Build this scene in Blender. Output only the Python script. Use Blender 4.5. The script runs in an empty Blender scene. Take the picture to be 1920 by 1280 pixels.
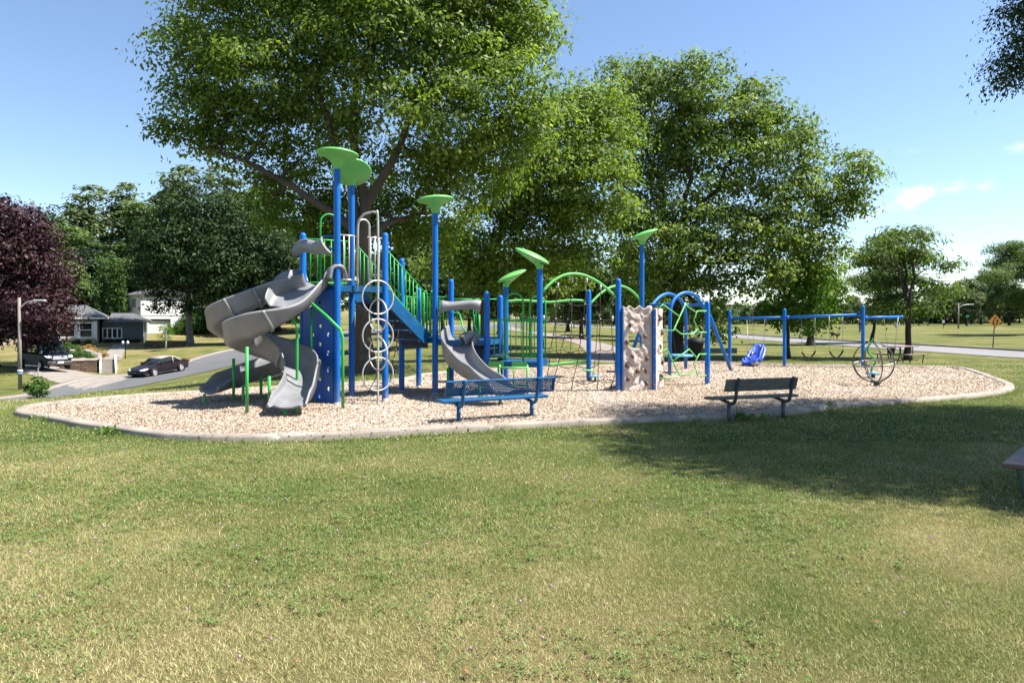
import bpy, bmesh, math, random
import numpy as np
from mathutils import Vector, Matrix
R = math.radians
SC = bpy.context.scene
COL = SC.collection
# ---------------------------------------------------------------- camera, sky, sun, exposure
EYE = 1.7
cam_d = bpy.data.cameras.new('camera'); cam = bpy.data.objects.new('camera', cam_d); COL.objects.link(cam)
cam.location = (0, 0, EYE); cam.rotation_euler = (R(90), 0, 0)
cam_d.sensor_width = 36; cam_d.lens = 24; cam_d.shift_y = -40 / 1920
cam_d.clip_start = 0.1; cam_d.clip_end = 3000
SC.camera = cam
SUN_AZ = (0.998, -0.06); SUN_EL = 58
w = bpy.data.worlds.new('World'); SC.world = w; w.use_nodes = True
nt = w.node_tree; N = nt.nodes; L = nt.links
bg = N['Background']; bg.inputs['Strength'].default_value = 0.079
sky = N.new('ShaderNodeTexSky'); sky.sky_type = 'NISHITA'; sky.sun_disc = False
sky.sun_elevation = R(SUN_EL); sky.sun_rotation = math.atan2(SUN_AZ[0], SUN_AZ[1])
sky.air_density = 1.0; sky.dust_density = 0.2; sky.ozone_density = 2.4; sky.altitude = 200
tc = N.new('ShaderNodeTexCoord'); sep = N.new('ShaderNodeSeparateXYZ'); L.new(tc.outputs['Generated'], sep.inputs[0])
def wmath(op, a, b=None):
    m = N.new('ShaderNodeMath'); m.operation = op
    for i, v in enumerate((a, b)):
        if v is None: continue
        if isinstance(v, (int, float)): m.inputs[i].default_value = v
        else: L.new(v, m.inputs[i])
    return m.outputs[0]
azi = wmath('ARCTAN2', sep.outputs[0], sep.outputs[1]); ele = wmath('ARCSINE', sep.outputs[2])
cmb = N.new('ShaderNodeCombineXYZ'); L.new(azi, cmb.inputs[0]); L.new(wmath('MULTIPLY', ele, 2.0), cmb.inputs[1])
nz = N.new('ShaderNodeTexNoise'); nz.inputs['Scale'].default_value = 24; nz.inputs['Detail'].default_value = 7; nz.inputs['Roughness'].default_value = 0.62
L.new(cmb.outputs[0], nz.inputs['Vector'])
cm = None   # small fair-weather clouds: soft puffs at world azimuth / elevation, broken up by noise
for (az_, el_, wa, we, st_) in [(29.7, 8.7, 1.5, .8, 1.25), (30.9, 9.1, .8, .5, .9), (32.9, 9.4, .8, .5, .95), (34.8, 9.2, .7, .5, .9), (26.9, 7.7, 1.0, .4, .7), (37.0, 11.4, 1.2, .6, .7), (27.5, 12.2, 2.0, .3, .35), (30.5, 12.0, 1.4, .3, .35), (46, 9, 4, 1.2, .9), (-55, 10, 5, 1.2, .8)]:
    du = wmath('DIVIDE', wmath('SUBTRACT', azi, R(az_)), R(wa)); de = wmath('DIVIDE', wmath('SUBTRACT', ele, R(el_)), R(we))
    q = wmath('ADD', wmath('MULTIPLY', du, du), wmath('MULTIPLY', de, de)); e_ = wmath('MULTIPLY', wmath('POWER', 2.718, wmath('MULTIPLY', q, -0.8)), st_)
    cm = e_ if cm is None else wmath('ADD', cm, e_)
nn_ = wmath('SUBTRACT', wmath('MULTIPLY', nz.outputs['Fac'], 2.2), 0.62)
mr2 = N.new('ShaderNodeMapRange'); mr2.inputs[1].default_value = 0.12; mr2.inputs[2].default_value = 0.95; mr2.interpolation_type = 'SMOOTHSTEP'
L.new(wmath('MULTIPLY', cm, nn_), mr2.inputs[0]); cm = wmath('MULTIPLY', mr2.outputs[0], 0.85)
mixc = N.new('ShaderNodeMix'); mixc.data_type = 'RGBA'; L.new(cm, mixc.inputs[0]); L.new(sky.outputs[0], mixc.inputs[6])
mixc.inputs[7].default_value = (6.6, 6.7, 7.0, 1)
L.new(mixc.outputs[2], bg.inputs['Color'])
sl = bpy.data.lights.new('sun', 'SUN'); sl.energy = 5.0; sl.angle = R(0.53); sl.color = (1, 0.955, 0.88)
so = bpy.data.objects.new('sun', sl); COL.objects.link(so)
sdir = Vector((SUN_AZ[0] * math.cos(R(SUN_EL)), SUN_AZ[1] * math.cos(R(SUN_EL)), math.sin(R(SUN_EL)))).normalized()
so.rotation_euler = sdir.to_track_quat('Z', 'Y').to_euler(); so.location = (20, 5, 40)
SC.view_settings.view_transform = 'Standard'; SC.view_settings.look = 'None'
SC.view_settings.exposure = 1.45; SC.view_settings.gamma = 1
SC.cycles.max_bounces = 6; SC.cycles.diffuse_bounces = 3; SC.cycles.glossy_bounces = 3; SC.cycles.transmission_bounces = 4; SC.cycles.transparent_max_bounces = 6
rng = np.random.default_rng(7); random.seed(7)

# ---------------------------------------------------------------- helpers
F = 1280.0
def P(px, py, D): return Vector(((px - 960) / F * D, D, EYE - (py - 600) / F * D))
def G(px, py, z=0.0):
    D = F * (EYE - z) / (py - 600); return Vector(((px - 960) / F * D, D, z))
WM = {}
def wmat(o): return WM.get(o.name, Matrix.Identity(4))
def tag(o, label=None, cat=None, group=None, kind=None):
    if label: o['label'] = label
    if cat: o['category'] = cat
    if group: o['group'] = group
    if kind: o['kind'] = kind
    return o
def thing(name, label, cat, loc=(0, 0, 0), rz=0, group=None, rot=None):
    o = bpy.data.objects.new(name, None); COL.objects.link(o); o.empty_display_size = 0.2
    o.location = loc; o.rotation_euler = rot if rot else (0, 0, rz)
    WM[o.name] = Matrix.Translation(Vector(loc)) @ o.rotation_euler.to_matrix().to_4x4()
    return tag(o, label, cat, group)
def link(name, me, m, parent=None, local=False):
    if m is not None and not me.materials: me.materials.append(m)
    o = bpy.data.objects.new(name, me); COL.objects.link(o)
    if parent is not None:
        o.parent = parent
        if local: WM[o.name] = wmat(parent)
        else:
            o.matrix_parent_inverse = wmat(parent).inverted(); WM[o.name] = Matrix.Identity(4)
    return o
def copy_tree(o, parent=None):
    c = o.copy(); COL.objects.link(c)
    if parent is not None: c.parent = parent
    for ch in list(o.children): copy_tree(ch, c)
    return c
def frames(pts, closed=False, up=None):
    n = len(pts); T = []
    for i in range(n):
        a = pts[(i - 1) % n] if (closed or i > 0) else pts[i]
        b = pts[(i + 1) % n] if (closed or i < n - 1) else pts[i]
        t = (b - a); T.append(t.normalized() if t.length > 1e-9 else Vector((0, 0, 1)))
    ref = up or (Vector((0, 0, 1)) if abs(T[0].z) < 0.9 else Vector((1, 0, 0)))
    u = (ref - T[0] * ref.dot(T[0])).normalized(); fr = []
    for i in range(n):
        u = (u - T[i] * u.dot(T[i])); u = u.normalized() if u.length > 1e-6 else Vector((1, 0, 0))
        fr.append((T[i], u, T[i].cross(u)))
    return fr
def catmull(pts, k=8, closed=False):
    pts = [Vector(p) for p in pts]; out = []; n = len(pts)
    rngi = range(n if closed else n - 1)
    for i in rngi:
        g = (lambda j: pts[j % n]) if closed else (lambda j: pts[min(max(j, 0), n - 1)])
        p0, p1, p2, p3 = g(i - 1), g(i), g(i + 1), g(i + 2)
        for s in range(k):
            t = s / k
            out.append(0.5 * ((2 * p1) + (p2 - p0) * t + (2 * p0 - 5 * p1 + 4 * p2 - p3) * t * t + (3 * p1 - p0 - 3 * p2 + p3) * t ** 3))
    if not closed: out.append(pts[-1].copy())
    return out
class MB:
    def __init__(s): s.v = []; s.f = []; s.sm = []
    def add(s, vs, fs, smooth=False):
        b = len(s.v); s.v += [tuple(v) for v in vs]
        for f in fs: s.f.append(tuple(i + b for i in f)); s.sm.append(smooth)
        return s
    def box(s, c, d, rz=0, M=None, bev=0.0):
        x, y, z = d[0] / 2, d[1] / 2, d[2] / 2
        if bev <= 0:
            vs = [Vector((i * x, j * y, k * z)) for i in (-1, 1) for j in (-1, 1) for k in (-1, 1)]
            fs = [(0, 1, 3, 2), (4, 6, 7, 5), (0, 4, 5, 1), (2, 3, 7, 6), (0, 2, 6, 4), (1, 5, 7, 3)]
        else:
            bm = bmesh.new(); bmesh.ops.create_cube(bm, size=1)
            for v in bm.verts: v.co = Vector((v.co.x * d[0], v.co.y * d[1], v.co.z * d[2]))
            bmesh.ops.bevel(bm, geom=bm.edges[:], offset=bev, segments=2, affect='EDGES', profile=0.5)
            bm.verts.index_update(); vs = [v.co.copy() for v in bm.verts]; fs = [[v.index for v in f.verts] for f in bm.faces]; bm.free()
        Mt = M if M is not None else Matrix.Translation(Vector(c)) @ Matrix.Rotation(rz, 4, 'Z')
        return s.add([Mt @ v for v in vs], fs)
    def bar(s, a, b, wd, th, up=(0, 0, 1)):
        a, b = Vector(a), Vector(b); t = (b - a).normalized(); u = Vector(up); u = (u - t * u.dot(t)).normalized(); sd = t.cross(u)
        vs = [p + sd * i * wd / 2 + u * k * th / 2 for p in (a, b) for i in (-1, 1) for k in (-1, 1)]
        return s.add(vs, [(0, 1, 3, 2), (4, 6, 7, 5), (0, 4, 5, 1), (2, 3, 7, 6), (0, 2, 6, 4), (1, 5, 7, 3)])
    def tube(s, pts, r, seg=8, closed=False, caps=True):
        pts = [Vector(p) for p in pts]; n = len(pts); fr = frames(pts, closed)
        rr = r if hasattr(r, '__len__') else [r] * n
        vs = []; fs = []
        for i in range(n):
            t, u, v = fr[i]
            for k in range(seg):
                a = 2 * math.pi * k / seg; vs.append(pts[i] + (u * math.cos(a) + v * math.sin(a)) * rr[i])
        m = n if closed else n - 1
        off = 0
        if closed:
            tw = fr[0][1]; best = 1e9
            for o in range(seg):
                d = (vs[o] - vs[(n - 1) * seg]).length
                if d < best: best = d; off = o
        for i in range(m):
            j = (i + 1) % n; o = off if (closed and i == n - 1) else 0
            for k in range(seg):
                k2 = (k + 1) % seg
                fs.append((i * seg + k, i * seg + k2, j * seg + (k2 + o) % seg, j * seg + (k + o) % seg))
        s.add(vs, fs, True)
        if caps and not closed:
            b = len(s.v) - len(vs)
            s.f.append(tuple(b + k for k in range(seg))[::-1]); s.sm.append(False)
            s.f.append(tuple(b + (n - 1) * seg + k for k in range(seg))); s.sm.append(False)
        return s
    def cyl(s, base, r, h, seg=16, r2=None):
        b = Vector(base); return s.tube([b, b + Vector((0, 0, h))], [r, r if r2 is None else r2], seg)
    def lathe(s, prof, c=(0, 0, 0), seg=24, M=None):
        c = Vector(c); vs = []; fs = []
        for (r, z) in prof:
            for k in range(seg):
                a = 2 * math.pi * k / seg; p = Vector((r * math.cos(a), r * math.sin(a), z))
                vs.append((M @ p if M is not None else p) + c)
        for i in range(len(prof) - 1):
            for k in range(seg):
                k2 = (k + 1) % seg; fs.append((i * seg + k, i * seg + k2, (i + 1) * seg + k2, (i + 1) * seg + k))
        return s.add(vs, fs, True)
    def prism(s, poly, z0, z1):
        n = len(poly); vs = [(p[0], p[1], z0) for p in poly] + [(p[0], p[1], z1) for p in poly]
        fs = [tuple(range(n))[::-1], tuple(range(n, 2 * n))] + [(i, (i + 1) % n, n + (i + 1) % n, n + i) for i in range(n)]
        return s.add(vs, fs)
    def extrude(s, poly3, d):
        n = len(poly3); d = Vector(d); vs = [Vector(p) for p in poly3] + [Vector(p) + d for p in poly3]
        return s.add(vs, [tuple(range(n))[::-1], tuple(range(n, 2 * n))] + [(i, (i + 1) % n, n + (i + 1) % n, n + i) for i in range(n)])
    def sweep(s, pts, prof, up=Vector((0, 0, 1)), closed=False, caps=True, scale=None):
        """profile (side, up) closed loop swept along pts with the side vector kept level"""
        pts = [Vector(p) for p in pts]; n = len(pts); m = 0 if callable(prof) else len(prof); vs = []; fs = []
        for i in range(n):
            a = pts[(i - 1) % n] if (closed or i > 0) else pts[i]; b = pts[(i + 1) % n] if (closed or i < n - 1) else pts[i]
            t = (b - a).normalized(); sd = t.cross(up).normalized(); u = sd.cross(t)
            pr = prof(i / (n - 1)) if callable(prof) else prof
            if callable(prof): m = len(pr)
            for q in pr: vs.append(pts[i] + sd * q[0] + u * q[1])
        for i in range(n if closed else n - 1):
            j = (i + 1) % n
            for k in range(m): fs.append((i * m + k, i * m + (k + 1) % m, j * m + (k + 1) % m, j * m + k))
        s.add(vs, fs, True)
        if caps and not closed:
            b = len(s.v) - len(vs); s.f.append(tuple(b + k for k in range(m))); s.sm.append(False)
            s.f.append(tuple(b + (n - 1) * m + k for k in range(m))[::-1]); s.sm.append(False)
        return s
    def build(s, name, m, parent=None, local=False, normals=True):
        me = bpy.data.meshes.new(name); me.from_pydata(s.v, [], s.f)
        me.polygons.foreach_set('use_smooth', np.array(s.sm, dtype=bool))
        if normals:
            bm = bmesh.new(); bm.from_mesh(me); bmesh.ops.recalc_face_normals(bm, faces=bm.faces[:]); bm.to_mesh(me); bm.free()
        me.update(); return link(name, me, m, parent, local)
def mesh_np(name, V, Fc, m, parent=None, attr=None, smooth=False, local=False):
    V = np.asarray(V, dtype=np.float32); Fc = np.asarray(Fc, dtype=np.int32); k = Fc.shape[1]
    me = bpy.data.meshes.new(name); me.vertices.add(len(V)); me.vertices.foreach_set('co', V.ravel())
    me.loops.add(Fc.size); me.loops.foreach_set('vertex_index', Fc.ravel())
    me.polygons.add(len(Fc)); me.polygons.foreach_set('loop_start', np.arange(0, Fc.size, k, dtype=np.int32))
    if smooth: me.polygons.foreach_set('use_smooth', np.ones(len(Fc), dtype=bool))
    for an, (dom, arr) in (attr or {}).items():
        a = me.attributes.new(an, 'FLOAT', dom); a.data.foreach_set('value', np.asarray(arr, dtype=np.float32))
    me.update(calc_edges=True); me.validate()
    return link(name, me, m, parent, local)
def plate_holes(outer, holes, origin, ux, uy, th):
    """flat plate with real openings; 2-D loops in the (ux, uy) plane, given thickness along ux x uy"""
    bm = bmesh.new(); edges = []
    for lp in [outer] + holes:
        vs = [bm.verts.new((p[0], p[1], 0)) for p in lp]
        edges += [bm.edges.new((vs[i], vs[(i + 1) % len(vs)])) for i in range(len(vs))]
    bmesh.ops.triangle_fill(bm, use_beauty=True, edges=edges, use_dissolve=False)
    r = bmesh.ops.extrude_face_region(bm, geom=bm.faces[:])
    for e in r['geom']:
        if isinstance(e, bmesh.types.BMVert): e.co.z += th
    bm.verts.index_update(); un = Vector(ux).cross(Vector(uy)); o = Vector(origin)
    mb = MB(); mb.add([o + Vector(ux) * v.co.x + Vector(uy) * v.co.y + un * v.co.z for v in bm.verts], [[v.index for v in f.verts] for f in bm.faces]); bm.free()
    return mb
def vnoise(x, y, seed=0, octaves=4, scale=1.0):
    out = np.zeros_like(x, dtype=float); amp = 1; tot = 0
    for o in range(octaves):
        g = np.random.default_rng(seed * 31 + o).random((257, 257)); f = scale * 2 ** o
        xs = np.mod(x * f, 256); ys = np.mod(y * f, 256); xi = np.floor(xs).astype(int) % 256; yi = np.floor(ys).astype(int) % 256
        fx = xs - np.floor(xs); fy = ys - np.floor(ys); fx = fx * fx * (3 - 2 * fx); fy = fy * fy * (3 - 2 * fy)
        out += amp * ((g[xi, yi] * (1 - fx) + g[xi + 1, yi] * fx) * (1 - fy) + (g[xi, yi + 1] * (1 - fx) + g[xi + 1, yi + 1] * fx) * fy)
        tot += amp; amp *= 0.55
    return out / tot

# ---------------------------------------------------------------- materials
def newmat(name):
    m = bpy.data.materials.new(name); m.use_nodes = True; t = m.node_tree; return m, t.nodes, t.links, t.nodes['Principled BSDF']
def ramp(N, L, src, stops):
    r = N.new('ShaderNodeValToRGB'); e = r.color_ramp.elements
    while len(e) < len(stops): e.new(0.5)
    for i, (p, c) in enumerate(stops): e[i].position = p; e[i].color = (*c, 1)
    L.new(src, r.inputs[0]); return r.outputs[0]
def noise(N, L, scale, detail=4, rough=0.55, vec=None, stretch=None, coord='Object'):
    n = N.new('ShaderNodeTexNoise'); n.inputs['Scale'].default_value = scale; n.inputs['Detail'].default_value = detail; n.inputs['Roughness'].default_value = rough
    t = N.new('ShaderNodeTexCoord'); s = t.outputs[coord]
    if stretch:
        mp = N.new('ShaderNodeMapping'); mp.inputs['Scale'].default_value = stretch; L.new(s, mp.inputs[0]); s = mp.outputs[0]
    L.new(s, n.inputs['Vector']); return n.outputs['Fac']
def bump(N, L, h, b, strength=0.3, dist=0.02):
    bp = N.new('ShaderNodeBump'); bp.inputs['Strength'].default_value = strength; bp.inputs['Distance'].default_value = dist
    L.new(h, bp.inputs['Height']); L.new(bp.outputs[0], b.inputs['Normal'])
def mixrgb(N, L, f, a, b, mode='MIX'):
    m = N.new('ShaderNodeMix'); m.data_type = 'RGBA'; m.blend_type = mode
    if isinstance(f, float): m.inputs[0].default_value = f
    else: L.new(f, m.inputs[0])
    for i, c in ((6, a), (7, b)):
        if isinstance(c, tuple): m.inputs[i].default_value = (*c, 1)
        else: L.new(c, m.inputs[i])
    return m.outputs[2]
def simple(name, c, rough=0.5, var=0.15, scale=8, metal=0.0, bumps=0.0, bscale=40, stretch=None, spec=0.5, coat=0.0):
    m, N, L, b = newmat(name)
    f = noise(N, L, scale, 5, 0.6, stretch=stretch)
    lo = tuple(x * (1 - var) for x in c); hi = tuple(min(1, x * (1 + var)) for x in c)
    L.new(ramp(N, L, f, [(0.3, lo), (0.7, hi)]), b.inputs['Base Color'])
    r2 = N.new('ShaderNodeMapRange'); r2.inputs[3].default_value = max(0.05, rough - 0.1); r2.inputs[4].default_value = min(1, rough + 0.12); L.new(f, r2.inputs[0]); L.new(r2.outputs[0], b.inputs['Roughness'])
    b.inputs['Metallic'].default_value = metal; b.inputs['Specular IOR Level'].default_value = spec; b.inputs['Coat Weight'].default_value = coat
    if bumps > 0: bump(N, L, noise(N, L, bscale, 4, stretch=stretch), b, bumps, 0.02)
    return m
def paint(name, c, rough=0.42, spec=0.3):
    """powder-coated tube: sun-faded patches, scuffs and a dusty foot"""
    m, N, L, b = newmat(name); f = noise(N, L, 3.5, 5, 0.65); sc_ = noise(N, L, 34, 6, 0.8, stretch=(1, 1, .35)); dn = noise(N, L, 7, 5, .7)
    col = ramp(N, L, f, [(0.25, tuple(x * .82 for x in c)), (0.55, c), (0.8, tuple(x * .85 + .018 for x in c))])
    col = mixrgb(N, L, ramp(N, L, sc_, [(0.66, (0, 0, 0)), (0.74, (.3, .3, .3))]), col, tuple(x * .6 + .10 for x in c))
    t = N.new('ShaderNodeTexCoord'); s = N.new('ShaderNodeSeparateXYZ'); L.new(t.outputs['Object'], s.inputs[0])
    mr_ = N.new('ShaderNodeMapRange'); mr_.inputs[1].default_value = 0.55; mr_.inputs[2].default_value = 0.02; mr_.inputs[4].default_value = .75; L.new(s.outputs[2], mr_.inputs[0])
    mm = N.new('ShaderNodeMath'); mm.operation = 'MULTIPLY'; L.new(mr_.outputs[0], mm.inputs[0]); L.new(ramp(N, L, dn, [(.35, (0, 0, 0)), (.7, (1, 1, 1))]), mm.inputs[1])
    L.new(mixrgb(N, L, mm.outputs[0], col, (.26, .2, .15)), b.inputs['Base Color'])
    r2 = N.new('ShaderNodeMapRange'); r2.inputs[3].default_value = rough - .1; r2.inputs[4].default_value = rough + .2; L.new(f, r2.inputs[0]); L.new(r2.outputs[0], b.inputs['Roughness']); b.inputs['Specular IOR Level'].default_value = spec; return m
def leafmat(name, cs, trans=0.3, tcol=None, rough=0.55):
    m, N, L, b = newmat(name)
    a = N.new('ShaderNodeAttribute'); a.attribute_name = 'rnd'
    col = ramp(N, L, a.outputs['Fac'], [(i / (len(cs) - 1), c) for i, c in enumerate(cs)])
    L.new(col, b.inputs['Base Color']); b.inputs['Roughness'].default_value = rough; b.inputs['Specular IOR Level'].default_value = 0.22
    tr = N.new('ShaderNodeBsdfTranslucent'); L.new(mixrgb(N, L, 1.0, col, tcol or (1.5, 1.6, 0.6), 'MULTIPLY'), tr.inputs['Color'])
    mx = N.new('ShaderNodeMixShader'); mx.inputs[0].default_value = trans
    L.new(b.outputs[0], mx.inputs[1]); L.new(tr.outputs[0], mx.inputs[2]); L.new(mx.outputs[0], N['Material Output'].inputs['Surface']); return m
M = {}
M['blue'] = paint('blue_powder_coat', (0.001, 0.115, 0.43), 0.42)
M['blue_dark'] = simple('blue_vinyl_deck', (0.003, 0.06, 0.2), 0.55, 0.25, 6)
M['tread'] = simple('navy_tread', (0.006, 0.016, 0.05), 0.6, 0.3, 10)
M['green'] = paint('green_powder_coat', (0.03, 0.33, 0.065), 0.42)
M['lime'] = simple('lime_plastic', (0.1280, 0.4240, 0.1040), 0.42, 0.1, 3)
M['lime_tube'] = paint('lime_tube_paint', (0.12, 0.43, 0.11), 0.42)
M['silver'] = simple('galvanised_steel', (0.4400, 0.4240, 0.4000), 0.42, 0.14, 10, metal=0.35)
M['slide'] = simple('grey_slide_plastic', (0.185, 0.185, 0.194), 0.42, 0.14, 4, bumps=0.06, bscale=70)
M['rope'] = simple('dark_rope', (0.05, 0.032, 0.024), 0.85, 0.3, 40)
M['white'] = simple('white_paint', (0.5550, 0.5475, 0.5250), 0.5, 0.06, 3)
M['clamp'] = simple('pale_rope_clamp', (0.4960, 0.4800, 0.4480), 0.45, 0.1, 6)
M['hold'] = simple('brown_hold', (0.13, 0.085, 0.05), 0.7, 0.3, 14, bumps=0.3, bscale=30)
M['gun'] = simple('dark_steel_tube', (0.07, 0.065, 0.06), 0.42, 0.25, 10, metal=0.3)
M['disc'] = simple('pale_blue_disc', (0.0960, 0.2880, 0.4800), 0.45, 0.1, 5)
M['seat_blue'] = simple('violet_blue_plastic', (0.03, 0.085, 0.52), 0.35, 0.12, 5)
M['black'] = simple('black_rubber', (0.012, 0.012, 0.013), 0.6, 0.3, 12, spec=0.2)
M['steel'] = simple('chain_steel', (0.3, 0.29, 0.27), 0.45, 0.2, 30, metal=0.6)
M['bench_blue'] = simple('navy_bench_coating', (0.002, 0.07, 0.19), 0.45, 0.2, 6, spec=0.35)
M['wood_grey'] = simple('weathered_bench_wood', (0.14, 0.135, 0.115), 0.75, 0.5, 5, bumps=0.5, bscale=14, stretch=(1.2, 14, 14))
M['iron'] = simple('dark_bench_steel', (0.05, 0.06, 0.065), 0.5, 0.25, 10)
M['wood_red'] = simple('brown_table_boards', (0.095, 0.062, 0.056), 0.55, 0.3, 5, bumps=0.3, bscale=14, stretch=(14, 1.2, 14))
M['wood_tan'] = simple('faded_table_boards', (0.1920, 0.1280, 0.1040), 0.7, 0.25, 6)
M['green_dark'] = simple('dark_green_steel', (0.02, 0.065, 0.045), 0.5, 0.25, 8)
M['concrete'] = simple('kerb_concrete', (0.255, 0.217, 0.18), 0.9, 0.34, 1.6, bumps=0.3, bscale=45)
M['pole_wood'] = simple('grey_pole_wood', (0.21, 0.18, 0.155), 0.85, 0.3, 3, stretch=(8, 8, 0.7), bumps=0.4, bscale=20)
M['alu'] = simple('lamp_aluminium', (0.55, 0.56, 0.57), 0.4, 0.1, 6, metal=0.5)
M['roof'] = simple('grey_shingles', (0.0840, 0.0864, 0.0920), 0.9, 0.35, 9, bumps=0.4, bscale=14)
M['siding_grey'] = simple('slate_siding', (0.0800, 0.1000, 0.1120), 0.7, 0.12, 3)
M['siding_white'] = simple('white_siding', (0.6560, 0.6560, 0.6478), 0.6, 0.04, 2)
M['trim'] = simple('white_trim', (0.6240, 0.6160, 0.5920), 0.5, 0.05, 3)
M['paver'] = simple('pale_walk_concrete', (0.205, 0.18, 0.158), 0.9, 0.14, 1.5, bumps=0.2, bscale=20)
M['rockbed'] = simple('pale_pebble_bed', (0.24, 0.2, 0.175), 0.9, 0.35, 9, bumps=0.6, bscale=14)
M['rim'] = simple('wheel_silver', (0.6, 0.6, 0.6), 0.35, 0.08, 6, metal=0.6)
M['car_plum'] = simple('plum_car_paint', (0.0144, 0.0064, 0.0096), 0.35, 0.1, 2, coat=0.15)
M['car_navy'] = simple('navy_van_paint', (0.005, 0.008, 0.018), 0.5, 0.1, 2, spec=0.25)
M['softtop'] = simple('beige_soft_top', (0.2700, 0.2325, 0.2025), 0.85, 0.12, 8)
M['lampglass'] = simple('headlamp_lens', (0.72, 0.73, 0.74), 0.18, 0.08, 8)
M['red'] = simple('tail_lamp', (0.4, 0.02, 0.015), 0.25, 0.1, 8)
M['sign_orange'] = simple('orange_sign_face', (0.6375, 0.2475, 0.0225), 0.5, 0.05, 3)
M['sign_green'] = simple('green_sign_face', (0.02, 0.3, 0.22), 0.5, 0.05, 3)
def glassmat():
    m, N, L, b = newmat('window_glass'); b.inputs['Base Color'].default_value = (0.012, 0.017, 0.018, 1); b.inputs['Roughness'].default_value = 0.06
    b.inputs['Specular IOR Level'].default_value = 0.8; return m
M['glass'] = glassmat()
def barkmat(name, c):
    m, N, L, b = newmat(name); f = noise(N, L, 3, 6, 0.65, stretch=(5, 5, 0.8)); f2 = noise(N, L, 1.3, 3)
    col = ramp(N, L, f, [(0.3, tuple(x * 0.45 for x in c)), (0.55, c), (0.75, tuple(x * 1.7 for x in c))])
    L.new(mixrgb(N, L, 0.5, col, ramp(N, L, f2, [(0.35, tuple(x * 0.6 for x in c)), (0.7, tuple(x * 1.3 for x in c))])), b.inputs['Base Color'])
    b.inputs['Roughness'].default_value = 0.95; bump(N, L, f, b, 0.9, 0.06); return m
M['bark'] = barkmat('grey_brown_bark', (0.085, 0.066, 0.05)); M['bark_dark'] = barkmat('dark_bark', (0.035, 0.028, 0.022)); M['bark_pale'] = barkmat('pale_bark', (0.2, 0.18, 0.16))
M['leaf_a'] = leafmat('ash_leaves', [(0.055, 0.095, 0.018), (0.105, 0.168, 0.029), (0.18, 0.245, 0.042), (0.27, 0.32, 0.066)], 0.46)
M['leaf_b'] = leafmat('maple_leaves', [(0.055, 0.092, 0.021), (0.105, 0.16, 0.034), (0.17, 0.23, 0.05), (0.26, 0.31, 0.08)], 0.44)
M['leaf_bright'] = leafmat('bright_leaves', [(0.045, 0.1, 0.015), (0.085, 0.17, 0.022), (0.14, 0.24, 0.03)], 0.42)
M['leaf_dark'] = leafmat('deep_green_shade_leaves', [(0.013, 0.03, 0.008), (0.024, 0.05, 0.012), (0.045, 0.08, 0.019)], 0.2)  # darker leaf base colour; the yard maple's shaded side is put into it
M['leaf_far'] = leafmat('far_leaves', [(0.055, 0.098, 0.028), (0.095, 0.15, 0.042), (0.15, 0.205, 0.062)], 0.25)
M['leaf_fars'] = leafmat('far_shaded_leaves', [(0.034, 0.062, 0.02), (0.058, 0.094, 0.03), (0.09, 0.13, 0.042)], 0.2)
M['leaf_olive'] = leafmat('olive_leaves', [(0.065, 0.095, 0.04), (0.1, 0.135, 0.056), (0.145, 0.18, 0.075)], 0.25)
M['leaf_locust'] = leafmat('locust_leaves', [(0.05, 0.085, 0.025), (0.085, 0.13, 0.04), (0.13, 0.18, 0.055)], 0.42)
M['leaf_purple'] = leafmat('purple_maple_leaves', [(0.018, 0.007, 0.010), (0.038, 0.015, 0.019), (0.08, 0.036, 0.044)], 0.15, (1.4, 0.6, 0.8))
M['leaf_yew'] = leafmat('arborvitae_sprays', [(0.025, 0.06, 0.01), (0.045, 0.1, 0.016), (0.075, 0.14, 0.024)], 0.2)
M['leaf_gold'] = leafmat('gold_shrub_leaves', [(0.16, 0.11, 0.03), (0.3, 0.19, 0.06), (0.4, 0.26, 0.1)], 0.2)
M['leaf_fir'] = leafmat('fir_needles', [(0.012, 0.026, 0.012), (0.02, 0.042, 0.018), (0.035, 0.062, 0.026)], 0.1)
# ---------------------------------------------------------------- terrain
CP = [(60,748,20),(250,735,22),(436,715,24),(560,690,28),(436,700,36),(436,688,53),(281,719,45),(150,742,41),(281,727,33),(150,747,29),
      (300,705,52),(436,675,60.4),(550,650,69.7),(700,622,87.4),(150,745,45.2),(645,642,58),(700,632,72),
      (207,702,56.5),(213,672,62),(213,645,74),(120,645,74),(290,652,72),(355,645,75),(436,640,82),(70,693,52),(100,705,50),(60,730,45),(20,720,47),(0,742,42),(-100,740,44),
      (290,627,90),(345,655,66),(350,676,61),(500,632,84),(180,690,58),(430,625,95)]
pts = [tuple(P(*c)) for c in CP]
pts += [(x, y, 0) for x in (-6, 4, 14) for y in (-8, 2, 10, 18, 24)] + [(x, y, 0) for x in (24,) for y in (0, 8, 15)] + [(-13, 0, -.05), (-12, 7, -.08), (-11, 11, -.1)] + [(-25, 0, -0.6), (-40, 20, -2.2), (-22, 14, -0.5), (-30, 30, -2.2), (-60, 30, -3)]
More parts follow.
